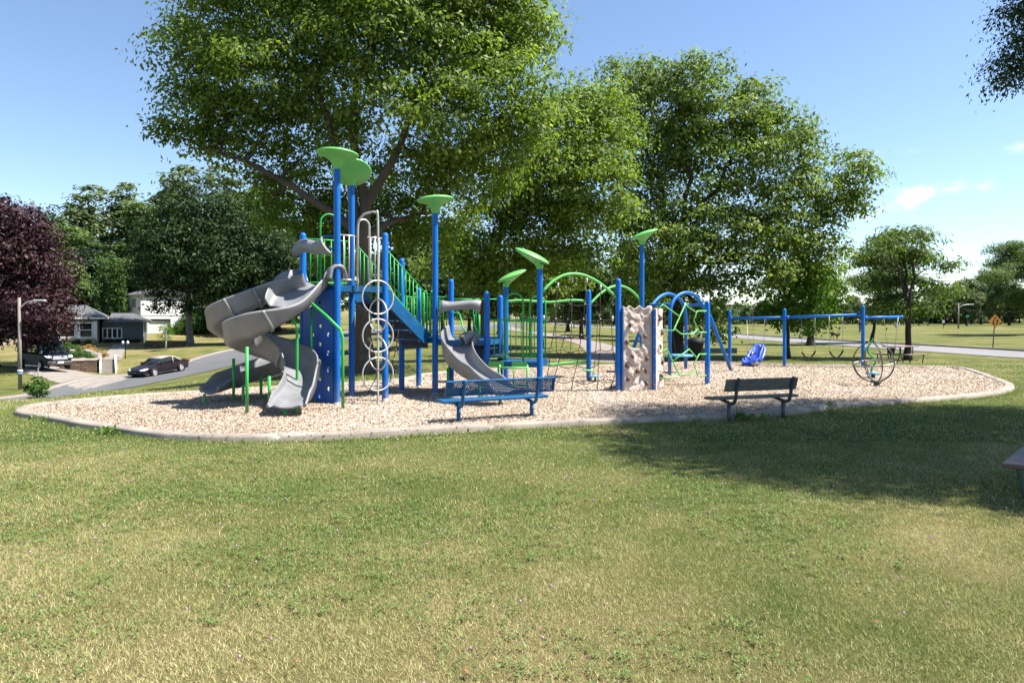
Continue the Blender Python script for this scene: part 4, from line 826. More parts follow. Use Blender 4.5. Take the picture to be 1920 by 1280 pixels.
# bent green hexagon climber between the rock wall and the last post
def zq(x, y): px, py = 1130 + x / 5.3333, 520 + y / 5.3333; return P(px, py, 16.15 + (px - 1232) / 95 * 1.2 - .25 * math.sin(math.pi * min(1, max(0, (px - 1232) / 95))))
mb = MB()
for pl in [[(540, 330), (600, 270), (770, 390)], [(580, 530), (710, 530), (825, 272), (940, 355)], [(1035, 335), (945, 336), (910, 430), (970, 550), (1035, 550)], [(715, 510), (785, 565), (910, 565), (950, 512)],
           [(570, 765), (640, 712), (765, 975), (890, 970), (930, 925)], [(705, 835), (865, 717), (945, 808)], [(1035, 765), (965, 767), (910, 868), (950, 980), (1035, 980)], [(575, 1010), (690, 1005), (752, 958)]]:
    mb.tube([zq(*q) for q in pl], .017, 8)
mb.build('hexagon_climber', M['lime_tube'], PS)
# ---------------------------------------------------------------- trees
LEAFY = 2.7
def leafcloud(lobes, density, lsize, seed, aspect=0.42, droop=0.35, clump=0.38, updown=0.6, per=26, open_=0.0):
    """leaf quads in tufts near the surface of overlapping lobes; lobes = (cx, cy, cz, rx, ry, rz)"""
    g = np.random.default_rng(seed); VV = []; CC = []
    for lb in lobes:
        c = np.array(lb[:3]); r = np.array(lb[3:6]); dens = lb[6] if len(lb) > 6 else 1.0; lsc = lb[7] if len(lb) > 7 else 1.0; lsize_ = lsize * lsc
        area = 4 * math.pi * ((r[0] * r[1]) ** 1.6 / 3 + (r[0] * r[2]) ** 1.6 / 3 + (r[1] * r[2]) ** 1.6 / 3) ** (1 / 1.6)
        nl = max(40, LEAFY * area * density * dens / (lsize_ * lsize_ * aspect)); nt_ = max(4, int(nl / per))
        d = g.normal(size=(nt_, 3)); d[:, 2] += 0.12; d /= np.linalg.norm(d, axis=1)[:, None]
        rad = 1 - np.abs(g.normal(0, 0.17, nt_)); rad = np.clip(rad, 0.15, 1.0) * (0.86 + 0.3 * g.random(nt_))
        wob = 1 + 0.28 * np.sin(d[:, 0] * 5.1 + seed + c[0]) * np.sin(d[:, 1] * 4.3 + c[2]) + 0.16 * np.sin(d[:, 2] * 7.7 + c[1] + d[:, 0] * 6)
        tc_ = c + d * r * np.clip(rad * wob, 0.1, 1.08)[:, None]
        k = np.repeat(np.arange(nt_), g.poisson(per, nt_)); n = len(k)
        cs = clump * lsc ** .5 * (0.65 + 0.7 * g.random(nt_))
        off = np.clip(g.normal(size=(n, 3)), -1.7, 1.7) * np.array([1, 1, 0.42]) * cs[k][:, None]
        off[:, 2] -= droop * (off[:, 0] ** 2 + off[:, 1] ** 2) / (cs[k] + 1e-6) * 0.35
        p = tc_[k] + off; out = d[k]
        nrm = out * 0.35 + off / (cs[k][:, None]) * 0.4 + np.array([0, 0, updown]) + g.normal(size=(n, 3)) * 0.45; nrm /= np.linalg.norm(nrm, axis=1)[:, None]
        dr = off / (np.linalg.norm(off, axis=1)[:, None] + 1e-6) + g.normal(size=(n, 3)) * 0.6 + np.array([0, 0, -droop]); dr -= nrm * (dr * nrm).sum(1)[:, None]; dr /= np.linalg.norm(dr, axis=1)[:, None] + 1e-9
        sd = np.cross(nrm, dr); L_ = lsize_ * g.uniform(0.6, 1.4, n); W_ = L_ * aspect * g.uniform(0.7, 1.3, n)
        a = p - dr * (L_ / 2)[:, None]; b = p + dr * (L_ / 2)[:, None] - nrm * (L_ * 0.12)[:, None]; mid = p + nrm * (L_ * 0.04)[:, None]
        VV.append(np.stack([a, mid + sd * (W_ / 2)[:, None], b, mid - sd * (W_ / 2)[:, None]], 1).reshape(-1, 3))
        CC.append(np.clip(g.normal(0.42, 0.2, n) + (g.random(nt_) - 0.5)[k] * 0.5, 0, 1))
    return np.concatenate(VV), np.concatenate(CC)
def limb(mb, a, b, r0, r1, g, sag=0.15, n=7, seg=7, wob=0.05):
    a, b = Vector(a), Vector(b); d = b - a; mid = a.lerp(b, 0.45) + Vector((0, 0, d.length * sag)); pts_ = []
    for i in range(n + 1):
        t = i / n; p = a * (1 - t) ** 2 + mid * 2 * t * (1 - t) + b * t * t
        if 0 < i < n: p += Vector((g.normal(), g.normal(), g.normal() * .6)) * d.length * wob * .5
        pts_.append(p)
    mb.tube(pts_, [r0 + (r1 - r0) * (i / n) ** 0.8 for i in range(n + 1)], seg, caps=False); return pts_
def tree(name, label, bpos, lobes, tr, fork, leaf, bark, seed, density=0.55, lsize=0.2, group=None, twigs=6, lean=(0, 0), cat='tree', kw=None, forks=3, flare=1.6, twr=1.0, droopy=0.0):
    g = np.random.default_rng(seed); bpos = Vector(bpos); root = thing(name, label, cat, bpos, group=group); mb = MB()
    top = bpos + Vector((lean[0], lean[1], fork)); pts_ = []
    for i in range(9):
        t = i / 8; pts_.append(bpos.lerp(top, t) + Vector((g.normal(), g.normal(), 0)) * tr * 0.12 * (1 if 0 < i < 8 else 0) + Vector((0, 0, -0.15 if i == 0 else 0)))
    mb.tube(pts_, [tr * (flare if i == 0 else (1.16 if i == 1 else 1 - 0.035 * i)) for i in range(9)], 14, caps=False)
    C_ = [Vector(l[:3]) for l in lobes]; zt = max(c.z for c in C_)
    # a few main stems, each lobe's limb leaves the nearest stem
    stems = []
    order = sorted(range(len(C_)), key=lambda i: -C_[i].z); seeds = []
    for i in order:
        if all((Vector((C_[i].x, C_[i].y, 0)) - Vector((C_[j].x, C_[j].y, 0))).length > 2.0 * tr * 4 for j in seeds): seeds.append(i)
        if len(seeds) >= forks: break
    for j in seeds: stems.append(limb(mb, top - Vector((0, 0, 0.3)), C_[j], tr * 0.58, tr * 0.1, g, 0.10, 10, 9, 0.035))
    for i, c in enumerate(C_):
        if i in seeds: src = None
        cand = [(p, 0.2 + 0.5 * (1 - k / len(st))) for st in stems for k, p in enumerate(st[:-2])] + [(top, 0.6), (bpos.lerp(top, 0.85), 0.5)]
        low = [q for q in cand if q[0].z < c.z + 0.4] or cand
        best = min(low, key=lambda q: (q[0] - c).length + 0.35 * abs(q[0].z - (c.z - 2.0)))
        lp = limb(mb, best[0], c, tr * best[1] * 0.5, tr * 0.06, g, 0.14, 8, 7, 0.06) if i not in seeds else None
        lp = lp or min(stems, key=lambda st: (st[-1] - c).length)
        r = lobes[i][3:6]
        for _ in range(twigs):
            p = lp[int(g.integers(len(lp) // 2, len(lp)))]; d = g.normal(size=3); d[2] = d[2] * 0.7 + 0.2 - droopy; d /= np.linalg.norm(d)
            e = c + Vector((d[0] * r[0], d[1] * r[1], d[2] * r[2])) * 0.9
            tp = limb(mb, p, e, tr * 0.07 * twr, tr * 0.018 * twr, g, 0.08, 5, 4, 0.09)
            for _k in range(2):
                d2 = g.normal(size=3) * 0.5; q = tp[int(g.integers(2, 5))]
                limb(mb, q, q + Vector((d2[0] * r[0], d2[1] * r[1], d2[2] * r[2] * .8)), tr * 0.028 * twr, tr * 0.009 * twr, g, 0.0, 3, 3, 0.1)
    mb.build('trunk', bark, root, normals=False)
    V_, C2 = leafcloud(lobes, density, lsize, seed, **(kw or {}))
    mesh_np('crown', V_, np.arange(len(V_)).reshape(-1, 4), leaf, root, {'rnd': ('FACE', C2)})
    return root
def lob(px, py, D, r, sy=1.0, dens=1.0, sd=1.0):
    c = P(px, py, D); rm = r / F * D; return (c.x, c.y, c.z, rm, rm * sd, rm * 0.85 * sy, dens)
# -- the big ash over the tower, its neighbour and the maple by the arches
L1 = [lob(368,108,21.5,76), lob(378,205,22,74), lob(335,258,21.8,40,.8,.9), lob(425,50,23,95), lob(500,140,21,100), lob(440,215,22,70), lob(585,40,22,110), lob(610,170,23.5,90), lob(705,55,21,115), lob(735,200,20.5,70,1,.75),
      lob(810,95,22,115), lob(895,50,23,110), lob(935,165,21.5,95), lob(850,225,21,95), lob(975,85,23,72), lob(1000,235,22,58), lob(640,255,22,70,1,.8), lob(520,225,22.5,65,1,.8),
      lob(405,275,22,42,.7,.7), lob(470,285,22.5,44,.7,.6), lob(560,300,23.2,58,.8,.8), lob(500,345,24,52,.8,.7), lob(790,300,23,70), lob(880,320,23.5,80), lob(945,275,22.5,65),
      lob(560,385,24.2,62,1,.9), lob(640,400,24.5,70), lob(740,420,24.5,62), lob(820,400,24.8,75), lob(620,470,25,60), lob(510,390,24,40,1,.6),lob(720,340,24.5,55,1,.8),
      lob(480,-60,22,120), lob(620,-100,22.5,140), lob(760,-110,22,150), lob(890,-60,22.3,120), lob(700,-220,22.5,130), lob(980,10,22,60)]
tree('ash_tree', 'tall ash tree spreading high over the slide tower, its trunk behind the ring climber', base(681, 702, 21.6), L1, 0.29, 4.6, M['leaf_a'], M['bark'], 11, 0.66, 0.155, twigs=8, forks=5, kw=dict(clump=0.36, per=60, droop=0.3, aspect=.5), twr=0.8)
L1b = [lob(1075,195,29,62), lob(1130,205,29.5,62), lob(1055,265,28,75), lob(1125,275,28.5,72), lob(1160,235,29,36), lob(1100,345,28,85), lob(1030,345,28,75), lob(1145,395,28.5,42), lob(1085,415,29,70), lob(1000,420,29,70), lob(960,365,28.5,60),
       lob(920,450,28.5,70), lob(1015,300,28,50), lob(860,480,29,70), lob(1040,475,29,62,1,.8), lob(980,500,29.5,62,1,.8), lob(910,525,29.5,52,1,.8),lob(1105,475,29,45,1,.7)]
tree('ash_tree', 'leaning ash tree behind the low slide, one long limb rising to its right', base(893, 668, 30.5), L1b, 0.27, 4.2, M['leaf_a'], M['bark'], 12, 0.62, 0.175, twigs=7, lean=(0.4, -0.5), kw=dict(clump=0.40, per=60, droop=0.3, aspect=.5), forks=4)
L2 = [lob(1180,150,35,58), lob(1165,215,35,55), lob(1240,190,35.5,80), lob(1305,150,34.5,58), lob(1330,215,35,78), lob(1290,265,36,70), lob(1425,190,35,52), lob(1440,245,34.5,68), lob(1395,300,34,75), lob(1475,300,34.5,58), lob(1500,255,35,32),
      lob(1235,290,36,70), lob(1195,330,36.5,60), lob(1330,350,36,62,1,.8), lob(1590,325,35,50), lob(1605,365,35,38), lob(1555,370,35,45), lob(1540,425,35.2,48), lob(1480,370,34.5,62), lob(1440,420,34,62), lob(1500,470,34.5,55), lob(1565,470,35,30,1,.8),
      lob(1370,430,34,66), lob(1290,420,33.5,60), lob(1240,390,35,60), lob(1235,455,33.5,62), lob(1310,480,33,58), lob(1385,495,33.5,48), lob(1450,500,34,46), lob(1195,430,36,55), lob(1260,520,34,52,1,.9), lob(1190,505,37,55), lob(1340,540,34.5,42,1,.9), lob(1318,592,33.5,42,1.1,.9), lob(1398,540,33.5,22,1.2,.7),lob(1350,625,33,24,1,.8), lob(1520,520,36,38,1,.7),lob(1210,560,38,40)]
tree('maple_tree', 'broad spreading maple behind the blue arches, its foliage hanging low beside them', base(1268, 668, 35), L2, 0.33, 4.2, M['leaf_b'], M['bark_dark'], 13, 0.6, 0.215, twigs=6, forks=5, kw=dict(clump=0.46, per=64, droop=0.3, aspect=.5))
# -- the tree off to the right whose shade lies over the lawn
L3 = [(11.2, 10.3, 10.4, 3.2, 3.2, 2.0), (9.8, 9.0, 9.0, 1.9, 1.9, 1.4), (11.8, 7.8, 8.6, 2.3, 2.0, 1.7), (13.0, 9.7, 8.6, 2.4, 2.4, 1.8), (12.4, 11.6, 9.3, 2.2, 2.0, 1.5), (10.1, 10.4, 9.6, 1.9, 1.7, 1.3), (8.4, 9.4, 9.5, 1.7, 1.8, 1.0, 1.), (8.2, 9.95, 6.6, .62, .6, .8, 1.1, .5), (11.6, 10.4, 6.6, 1.2, 1.2, 1.0), (12.4, 8.5, 6.6, 1.5, 1.4, 1.0),
      (8.3, 8.2, 9.6, 1.5, 1.4, .8, .9), (14.4, 11.4, 9.2, 1.8, 1.8, 1.4), (10.4, 6.8, 9.0, 1.5, 1.2, 1.0, 1.), (7.2, 9.8, 5.3, .2, .25, 0.42, 1.2, .45), (7.36, 9.8, 6.1, .3, .3, .3, 1.2, .45), (7.5, 9.8, 5.7, .25, .3, .3, 1.2, .45), (13.5, 7.5, 9.0, 1.7, 1.5, 1.2), (9.0, 7.4, 9.2, 1.4, 1.2, .9, 1.), (8.8, 11.6, 10.0, 1.5, 1.5, .9, .9)]
L3 = [(l[0] + (0.55 if l[2] > 8 else 0), *l[1:]) for l in L3]
tree('lawn_tree', 'tree at the right edge of which only dark hanging branch tips show against the sky', (11.3, 10.0, 0), L3, 0.26, 4.4, M['leaf_dark'], M['bark_dark'], 14, 0.66, 0.13, twigs=3, forks=4, kw=dict(clump=0.26, droop=0.5))
# -- purple maple by the driveway
L4 = [lob(30,410,53,42), lob(75,440,53,34,1.1), lob(5,450,53,60), lob(60,490,53,58), lob(95,520,56.5,36), lob(0,540,53,70), lob(82,570,52,46,1,1,1.4), lob(40,575,53,60), lob(-40,480,53,70), lob(-20,600,53,50), lob(100,598,51.5,26,.9,1,1.5), lob(58,625,52,36,.7,1,1.4)]
tree('purple_maple', 'dark purple leaved maple shading the driveway and the van', base(-12, 690, 54), L4, 0.35, 3.2, M['leaf_purple'], M['bark_dark'], 15, 0.75, 0.3, twigs=3, kw=dict(clump=0.5, droop=0.2))
# -- dark yard maple before the white house
L5 = [lob(370,385,74,58), lob(320,430,74,55), lob(420,430,74,66), lob(480,450,74,56), lob(290,480,74,44), lob(350,470,72,68), lob(430,500,72,66), lob(500,510,73,50), lob(310,520,73,42), lob(380,545,72,48), lob(450,560,73,48), lob(272,520,74,22,1,.7), lob(300,568,73,20,1,.8), lob(342,570,72,20,1,.7), lob(500,560,74,40), lob(540,480,74,50)]
tree('yard_maple', 'dark dense maple with a bare straight trunk on the yard bank before the white house', base(355, 644, 74), L5, 0.36, 4.2, M['leaf_dark'], M['bark_pale'], 16, 0.72, 0.36, twigs=3, kw=dict(clump=0.6, droop=0.2))
# -- trees behind the swings and at the road
tree('young_maple', 'bright green young maple with a slim trunk right behind the belt swings', base(1477, 672, 35.5), [lob(1495,560,36,50), lob(1455,530,36,38), lob(1530,535,36.5,42), lob(1505,500,36.5,42), lob(1470,590,35.5,38,.7), lob(1440,585,35.5,28,.6,.8), lob(1545,575,36.5,32), lob(1515,605,36,34,.7), lob(1480,470,37,36)], 0.12, 2.6, M['leaf_bright'], M['bark_dark'], 17, 0.55, 0.24, twigs=5, kw=dict(clump=0.34))
tree('roadside_maple', 'maple by the park road half hidden by the bright young maple', base(1519, 645, 52), [lob(1545,520,54,42), lob(1515,555,53,40), lob(1560,560,54,30), lob(1530,590,53,30,.7), lob(1500,520,54,40)], 0.24, 3.0, M['leaf_b'], M['bark_dark'], 18, 0.6, 0.32, twigs=4)
def locust(name, label, b, px, py, D, w_, h_, seed, tr, lean=(0, 0), dens=.62, fork=2.2):
    g = np.random.default_rng(seed); lb = []
    for i in range(26):
        t = g.random(); yy = py - h_ * (t - 0.5); rw = w_ * (0.55 + 0.45 * math.sin(math.pi * min(1, (t * 0.9 + 0.12)))) * 0.5
        lb.append(lob(px + g.uniform(-1, 1) * rw, yy, D + g.uniform(-1, 1) * rw / F * D, g.uniform(.13, .21) * w_, 0.5, 1, 1))
    return tree(name, label, b, lb, tr, fork, M['leaf_locust'], M['bark_dark'], seed, dens, 0.24, twigs=5, lean=lean, kw=dict(clump=0.38, aspect=0.3, droop=.2), forks=3, twr=1.0)
locust('locust_tree', 'airy honey locust with a straight dark trunk at the near edge of the park road', base(1703, 662, 34), 1708, 515, 34.5, 150, 155, 21, 0.15, fork=3.0)
locust('locust_tree', 'slim honey locust with a leaning trunk behind the globe climber', base(1634, 640, 58), 1652, 515, 56, 105, 150, 22, 0.13, lean=(0.7, 0), fork=4.4)
locust('locust_tree', 'honey locust reaching in at the right edge beyond the road sign', base(1945, 625, 75), 1915, 515, 75, 140, 110, 23, 0.3, fork=4.5)
# -- prototypes for the trees further off
def proto(kind, seed):
    g = np.random.default_rng(seed); lb = []
    if kind == 'round':
        for i in range(16):
            t = g.random(); a = g.random() * 6.28; rr = 3.6 * math.sqrt(g.random()) * (1 - abs(t - .4) * .9); lb.append((rr * math.cos(a), rr * math.sin(a), 3.6 + 8.5 * t, *[g.uniform(1.5, 2.5)] * 2, g.uniform(1.2, 2.0)))
        return lb, 0.28, 3.0
    if kind == 'tall':
        for i in range(18):
            t = g.random(); a = g.random() * 6.28; rr = 2.7 * math.sqrt(g.random()) * (1.05 - t * .75); lb.append((rr * math.cos(a), rr * math.sin(a), 3 + 14 * t, *[g.uniform(1.2, 2.3) * (1.1 - .4 * t)] * 2, g.uniform(1.2, 2.1)))
        return lb, 0.3, 4.0
    for i in range(13):
        t = i / 12; lb.append((g.normal() * .25, g.normal() * .25, 1.2 + 13 * t, 3.0 * (1 - t) + .35, 3.0 * (1 - t) + .35, 0.7, 1.0))
    return lb, 0.22, 1.0
def ptree(name, label, kind, seed, leaf, bark, lsize, dens, group=None, cat='tree'):
    lb, tr, fk = proto(kind, seed); return tree(name, label, (0, 0, 0), lb, tr, fk, leaf, bark, seed, dens, lsize, group, twigs=2, cat=cat, kw=dict(clump=0.5, droop=.25), forks=3)
PROTO = {}
def far(kind, leafkey, name, label, pos, h, wscale=1.0, group=None, rz=None):
    key = (kind, leafkey, )
    H = {'round': 13.3, 'tall': 18.3, 'fir': 14.8}[kind]
    if key not in PROTO:
        o = ptree(name, label, kind, 100 + len(PROTO), M[leafkey], M['bark_dark'], {'round': 0.5, 'tall': .5, 'fir': .42}[kind], {'round': .75, 'tall': .7, 'fir': .8}[kind], group); PROTO[key] = o
    else:
        o = copy_tree(PROTO[key]); o.name = name
        for k_ in ('group',):
            if k_ in o: del o[k_]
        tag(o, label, 'tree', group)
    s = h / H; o.location = pos; o.scale = (s * wscale, s * wscale, s); o.rotation_euler = (0, 0, rz if rz is not None else random.uniform(0, 6.28)); return o
def at(px, D): x = (px - 960) / F * D; return Vector((x, D, z1(x, D) - 0.1))
def hgt(px, pytop, D): return EYE - (pytop - 600) / F * D - z1((px - 960) / F * D, D)
# wood behind the houses: each tree its own
for k, lf, nm, lb, px, top, D, ws in [
    ('fir', 'leaf_fir', 'spruce_tree', 'pointed dark spruce top rising above the purple maple', 25, 372, 108, 1.2), ('fir', 'leaf_fir', 'spruce_tree', 'spruce tip in the notch between purple maple and the big wood', 85, 385, 112, 1.0),
    ('round', 'leaf_far', 'woodland_tree', 'yellow green tree just right of the purple maple', 108, 420, 98, 1.0), ('tall', 'leaf_olive', 'woodland_tree', 'tall grey green tree highest above the grey house', 165, 352, 106, 1.15),
    ('tall', 'leaf_olive', 'woodland_tree', 'tall pale tree behind the arborvitae hedge', 225, 350, 110, 1.1), ('tall', 'leaf_far', 'woodland_tree', 'bushy green tree above the white house roof', 262, 375, 104, 1.1),
    ('tall', 'leaf_olive', 'woodland_tree', 'pale feathery tree crown over the dark yard maple', 330, 318, 112, 1.25), ('tall', 'leaf_olive', 'woodland_tree', 'pale woodland crown showing left of the tower hood', 420, 322, 114, 1.2),
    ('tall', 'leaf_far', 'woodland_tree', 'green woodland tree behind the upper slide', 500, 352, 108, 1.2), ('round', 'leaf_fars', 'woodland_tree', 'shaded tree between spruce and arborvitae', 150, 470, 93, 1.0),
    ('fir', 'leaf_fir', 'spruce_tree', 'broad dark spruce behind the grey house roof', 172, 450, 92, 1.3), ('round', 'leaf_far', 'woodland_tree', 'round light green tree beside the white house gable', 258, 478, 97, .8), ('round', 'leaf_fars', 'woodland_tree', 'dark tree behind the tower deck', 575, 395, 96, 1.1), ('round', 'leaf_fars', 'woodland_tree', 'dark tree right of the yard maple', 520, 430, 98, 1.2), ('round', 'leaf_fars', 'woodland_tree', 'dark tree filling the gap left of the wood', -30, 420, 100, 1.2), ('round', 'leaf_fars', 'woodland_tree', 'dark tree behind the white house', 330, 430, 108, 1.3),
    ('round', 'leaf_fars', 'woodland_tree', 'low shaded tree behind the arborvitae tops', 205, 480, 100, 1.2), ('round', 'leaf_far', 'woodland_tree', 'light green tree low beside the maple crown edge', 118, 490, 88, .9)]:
    far(k, lf, nm, lb, at(px, D), hgt(px, top, D), ws * 1.35, 'trees of the wood behind the houses')
# shade trees in the middle of the park, behind the play structure
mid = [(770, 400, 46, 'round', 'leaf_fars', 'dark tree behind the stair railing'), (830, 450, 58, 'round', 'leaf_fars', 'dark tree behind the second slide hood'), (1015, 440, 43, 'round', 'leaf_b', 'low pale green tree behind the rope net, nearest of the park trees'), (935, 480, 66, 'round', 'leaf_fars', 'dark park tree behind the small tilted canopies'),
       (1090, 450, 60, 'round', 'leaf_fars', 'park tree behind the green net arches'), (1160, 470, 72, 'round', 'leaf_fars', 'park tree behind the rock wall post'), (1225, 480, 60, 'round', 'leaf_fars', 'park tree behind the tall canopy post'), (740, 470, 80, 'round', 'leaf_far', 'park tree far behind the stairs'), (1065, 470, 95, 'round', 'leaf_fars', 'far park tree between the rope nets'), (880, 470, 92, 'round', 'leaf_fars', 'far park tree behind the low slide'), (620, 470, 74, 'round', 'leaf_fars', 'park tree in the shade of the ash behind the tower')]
for px, top, D, k, lf, lb in mid: far(k, lf, 'park_tree', lb, at(px, D), hgt(px, top, D), 1.15, 'park trees behind the play area')
# tree line along the far edge of the field
g = np.random.default_rng(5)
for i, px in enumerate(np.arange(1060, 2040, 17)):
    D = g.uniform(128, 175); top = {0: 572, 1: 560, 2: 565}[i % 3] + g.uniform(-10, 12)
    if px > 1745: top -= 38 + g.uniform(-14, 14) - max(0, (1790 - px) * .4)
    far('round', ['leaf_far', 'leaf_fars', 'leaf_olive'][i % 3], 'distant_tree', 'tree in the distant tree line along the far edge of the field', at(px + g.uniform(-6, 6), D), hgt(px, top, D), g.uniform(.95, 1.35), 'distant tree line')
V_, C2 = leafcloud([(x, 172 + 8 * math.sin(x), 2.2 + g.uniform(0, 1.2), 6, 4, 3.2) for x in np.arange(-20, 150, 7)], 0.7, 0.6, 55, clump=.7)
tag(mesh_np('undergrowth', V_, np.arange(len(V_)).reshape(-1, 4), M['leaf_fars'], attr={'rnd': ('FACE', C2)}), 'dense green undergrowth below the distant tree line', 'undergrowth', kind='stuff')
V_, C2 = leafcloud([(x, 112 - 0.28 * x * 0 + 3 * math.sin(x), z1(x, 112) + 2.0, 5.5, 3.5, 3.5) for x in np.arange(-120, -30, 6)], 0.7, 0.6, 56, clump=.7)
tag(mesh_np('woodland_understory', V_, np.arange(len(V_)).reshape(-1, 4), M['leaf_fars'], attr={'rnd': ('FACE', C2)}), 'dark leafy understory at the foot of the wood behind the houses', 'undergrowth', kind='stuff')
# ---------------------------------------------------------------- arched frame with the hanging disc
AF = thing('arch_frame', 'pair of bent blue arches on splayed legs holding a hanging disc', 'swing frame', (6.5, 21.5, 0))
f1a, f1b = Vector((P(1255.5, 707, 20.4).x, 20.4, -.05)), Vector((P(1373.5, 699, 22).x, 22.0, -.05)); f2a, f2b = Vector((P(1285.6, 695, 22.9).x, 22.9, -.05)), Vector((P(1168, 700, 21.0).x, 21.0, -.05))
def bent(fa, fb, pa, ptop, pb): 
    mb = MB(); mb.tube([fa] + catmull([pa, *ptop, pb], 7) + [fb], .055, 10); mb.build('arch', M['blue'], AF)
bent(f1a, f1b, P(1256, 590, 20.4), [P(1259, 572, 20.45), P(1268, 557, 20.6), P(1284, 549, 20.8), P(1301, 553, 21.0), P(1316, 570, 21.2), P(1331, 593, 21.4)], P(1334, 600, 21.45))
bent(f2a, f2b, P(1286, 598, 22.9), [P(1283, 577, 22.8), P(1273, 560, 22.5), P(1255, 551, 22.2), P(1238, 556, 21.9), P(1222, 573, 21.6), P(1212, 592, 21.4)], P(1205, 607, 21.3))
mb = MB(); mb.tube([P(1222, 572, 21.6), P(1256, 570, 20.9)], .04, 8); mb.build('crossbar', M['blue'], AF)
mb = MB(); mb.tube([P(1281, 573, 22.7), P(1318, 571, 21.25)], .04, 8); mb.build('crossbar', M['blue'], AF)
DS = thing('disc_swing', 'pale blue disc hanging on thin ropes under the blue arches', 'swing', P(1273, 666, 21.6)); c = P(1273, 666, 21.6)
mb = MB(); mb.lathe([(0, -.05), (.42, -.04), (.46, 0), (.42, .03), (.3, .02), (0, .02)], c, 28); mb.build('disc', M['disc'], DS)
for (px, py, D, ex) in [(1243, 576, 21.5, (-.28, 0)), (1294, 576, 22, (.3, .1)), (1252, 572, 20.9, (-.15, -.3)), (1297, 573, 21.9, (.12, .3))]:
    mb = MB(); mb.tube([P(px, py, D), c + Vector((ex[0], ex[1], .02))], .007, 5); mb.build('rope', M['rope'], DS)
# ---------------------------------------------------------------- swing set
SW = thing('swing_set', 'long blue swing beam on three posts along the back of the wood chips', 'swing set', (10, 24.5, 0))
s1 = Vector((8.26, 25.9, 0)); s2 = Vector((9.74, 24.4, 0)); s3 = Vector((12.16, 23.65, 0)); s4 = P(1692, 594, 24.4)
for s_, yt in ((s1, 581), (s2, 578), (s3, 572.4)):
    zt = ztop(yt, s_.y); mb = MB(); r = .06; mb.lathe([(r, -.1), (r, zt - r)] + [(r * math.cos(a), zt - r + r * math.sin(a)) for a in (R(25), R(50), R(72), R(89.5))], (s_.x, s_.y, 0), 16); mb.build('post', M['blue'], SW)
for a, b in ((P(1368, 597.2, 25.9), P(1471, 595.3, 24.4)), (P(1471, 595, 24.4), P(1617, 590, 23.65)), (P(1620, 595.5, 23.65), s4)):
    mb = MB(); mb.tube([a, b], .05, 12); o = mb.build('beam', M['blue'], SW)
    k = MB()
    for t in (.04, .96): p = a.lerp(b, t); k.tube([p - (b - a).normalized() * .05, p + (b - a).normalized() * .05], .062, 12)
    k.build('beam_clamp', M['blue'], o)
def chain(mb, a, b): mb.tube([a, a.lerp(b, .5) - Vector((0, 0, .02)), b], .009, 5)
def beltswing(label, xa, xb, yt, yb, D):
    c0 = P((xa + xb) / 2, 670, D); t = thing('belt_swing', label, 'swing', c0, group='belt swings hanging from the blue beam')
    A, B = P(xa, yb, D), P(xb, yb - 2, D + .1)
    mb = MB(); n = 12; prof = []; dx = (B - A)
    pl = [A + dx * s + Vector((0, 0, -.22 * math.sin(math.pi * s) ** .8)) for s in np.linspace(0, 1, n)]; sd = Vector((-dx.y, dx.x, 0)).normalized()
    vs = []; 
    for p in pl: vs += [p + sd * .05, p - sd * .05, p + sd * .05 - Vector((0, 0, .012)), p - sd * .05 - Vector((0, 0, .012))]
    fs = []
    for i in range(n - 1): b = i * 4; fs += [(b, b + 1, b + 5, b + 4), (b + 2, b + 6, b + 7, b + 3), (b, b + 4, b + 6, b + 2), (b + 1, b + 3, b + 7, b + 5)]
    mb.add(vs, fs, True); mb.build('seat', M['black'], t)
    for x_, q in ((xa - .5, A), (xb + .5, B)): mb = MB(); chain(mb, P(x_ - 1, yt, D), q); mb.build('chain', M['steel'], t)
beltswing('belt swing hanging next to the middle beam post', 1504, 1528.5, 594, 660, 24.2); beltswing('belt swing hanging between the other belt swing and the end post', 1556, 1580.5, 592.5, 659, 23.9)
t = thing('chair_swing', 'violet blue moulded chair swing hanging between the two left beam posts', 'swing', P(1418, 680, 25.1)); D = 25.1
# moulded reclining seat: a shell swept from headrest to foot end
ax = [P(1425, 645, 25.3), P(1422, 655, 25.2), P(1417, 666, 25.05), P(1413, 674, 24.85), P(1407, 676, 24.6), P(1405, 681, 24.45)]
wd = [.12, .17, .2, .24, .27, .2]; wl = [.03, .12, .17, .16, .1, .03]; pl = catmull(ax, 5); mb = MB()
mb.sweep(pl, lambda tt: (lambda W_, h: [(-W_, h), (-W_ * .85, .03), (0, 0), (W_ * .85, .03), (W_, h), (W_ + .04, h - .02), (W_ * .95, -.03), (0, -.05), (-W_ * .95, -.03), (-W_ - .04, h - .02)])(np.interp(tt, np.linspace(0, 1, 6), wd), np.interp(tt, np.linspace(0, 1, 6), wl)), up=Vector((-.55, -.6, .6)))
mb.build('seat_shell', M['seat_blue'], t)
mb = MB(); mb.tube([P(1431, 648, 25.3), P(1434, 656, 25.2), P(1431, 668, 25), P(1424, 678, 24.7)], .05, 8); mb.build('side_bolster', M['seat_blue'], t)
mb = MB(); mb.tube([P(1415, 652, 25.3), P(1411, 660, 25.1), P(1408, 670, 24.8)], .045, 8); mb.build('side_bolster', M['seat_blue'], t)
mb = MB(); mb.tube([P(1399, 668, 24.6), P(1404, 671, 24.5), P(1412, 671, 24.5)], .04, 8); mb.tube([P(1405, 680, 24.45), P(1412, 679, 24.45)], .05, 8); mb.build('leg_rest', M['seat_blue'], t)
mb = MB(); mb.lathe([(0, -.02), (.05, -.02), (.05, .02), (0, .02)], P(1425, 649, 25.1), 12, M=Matrix.Rotation(R(75), 3, 'X')); mb.build('head_pad', M['softtop'], t)
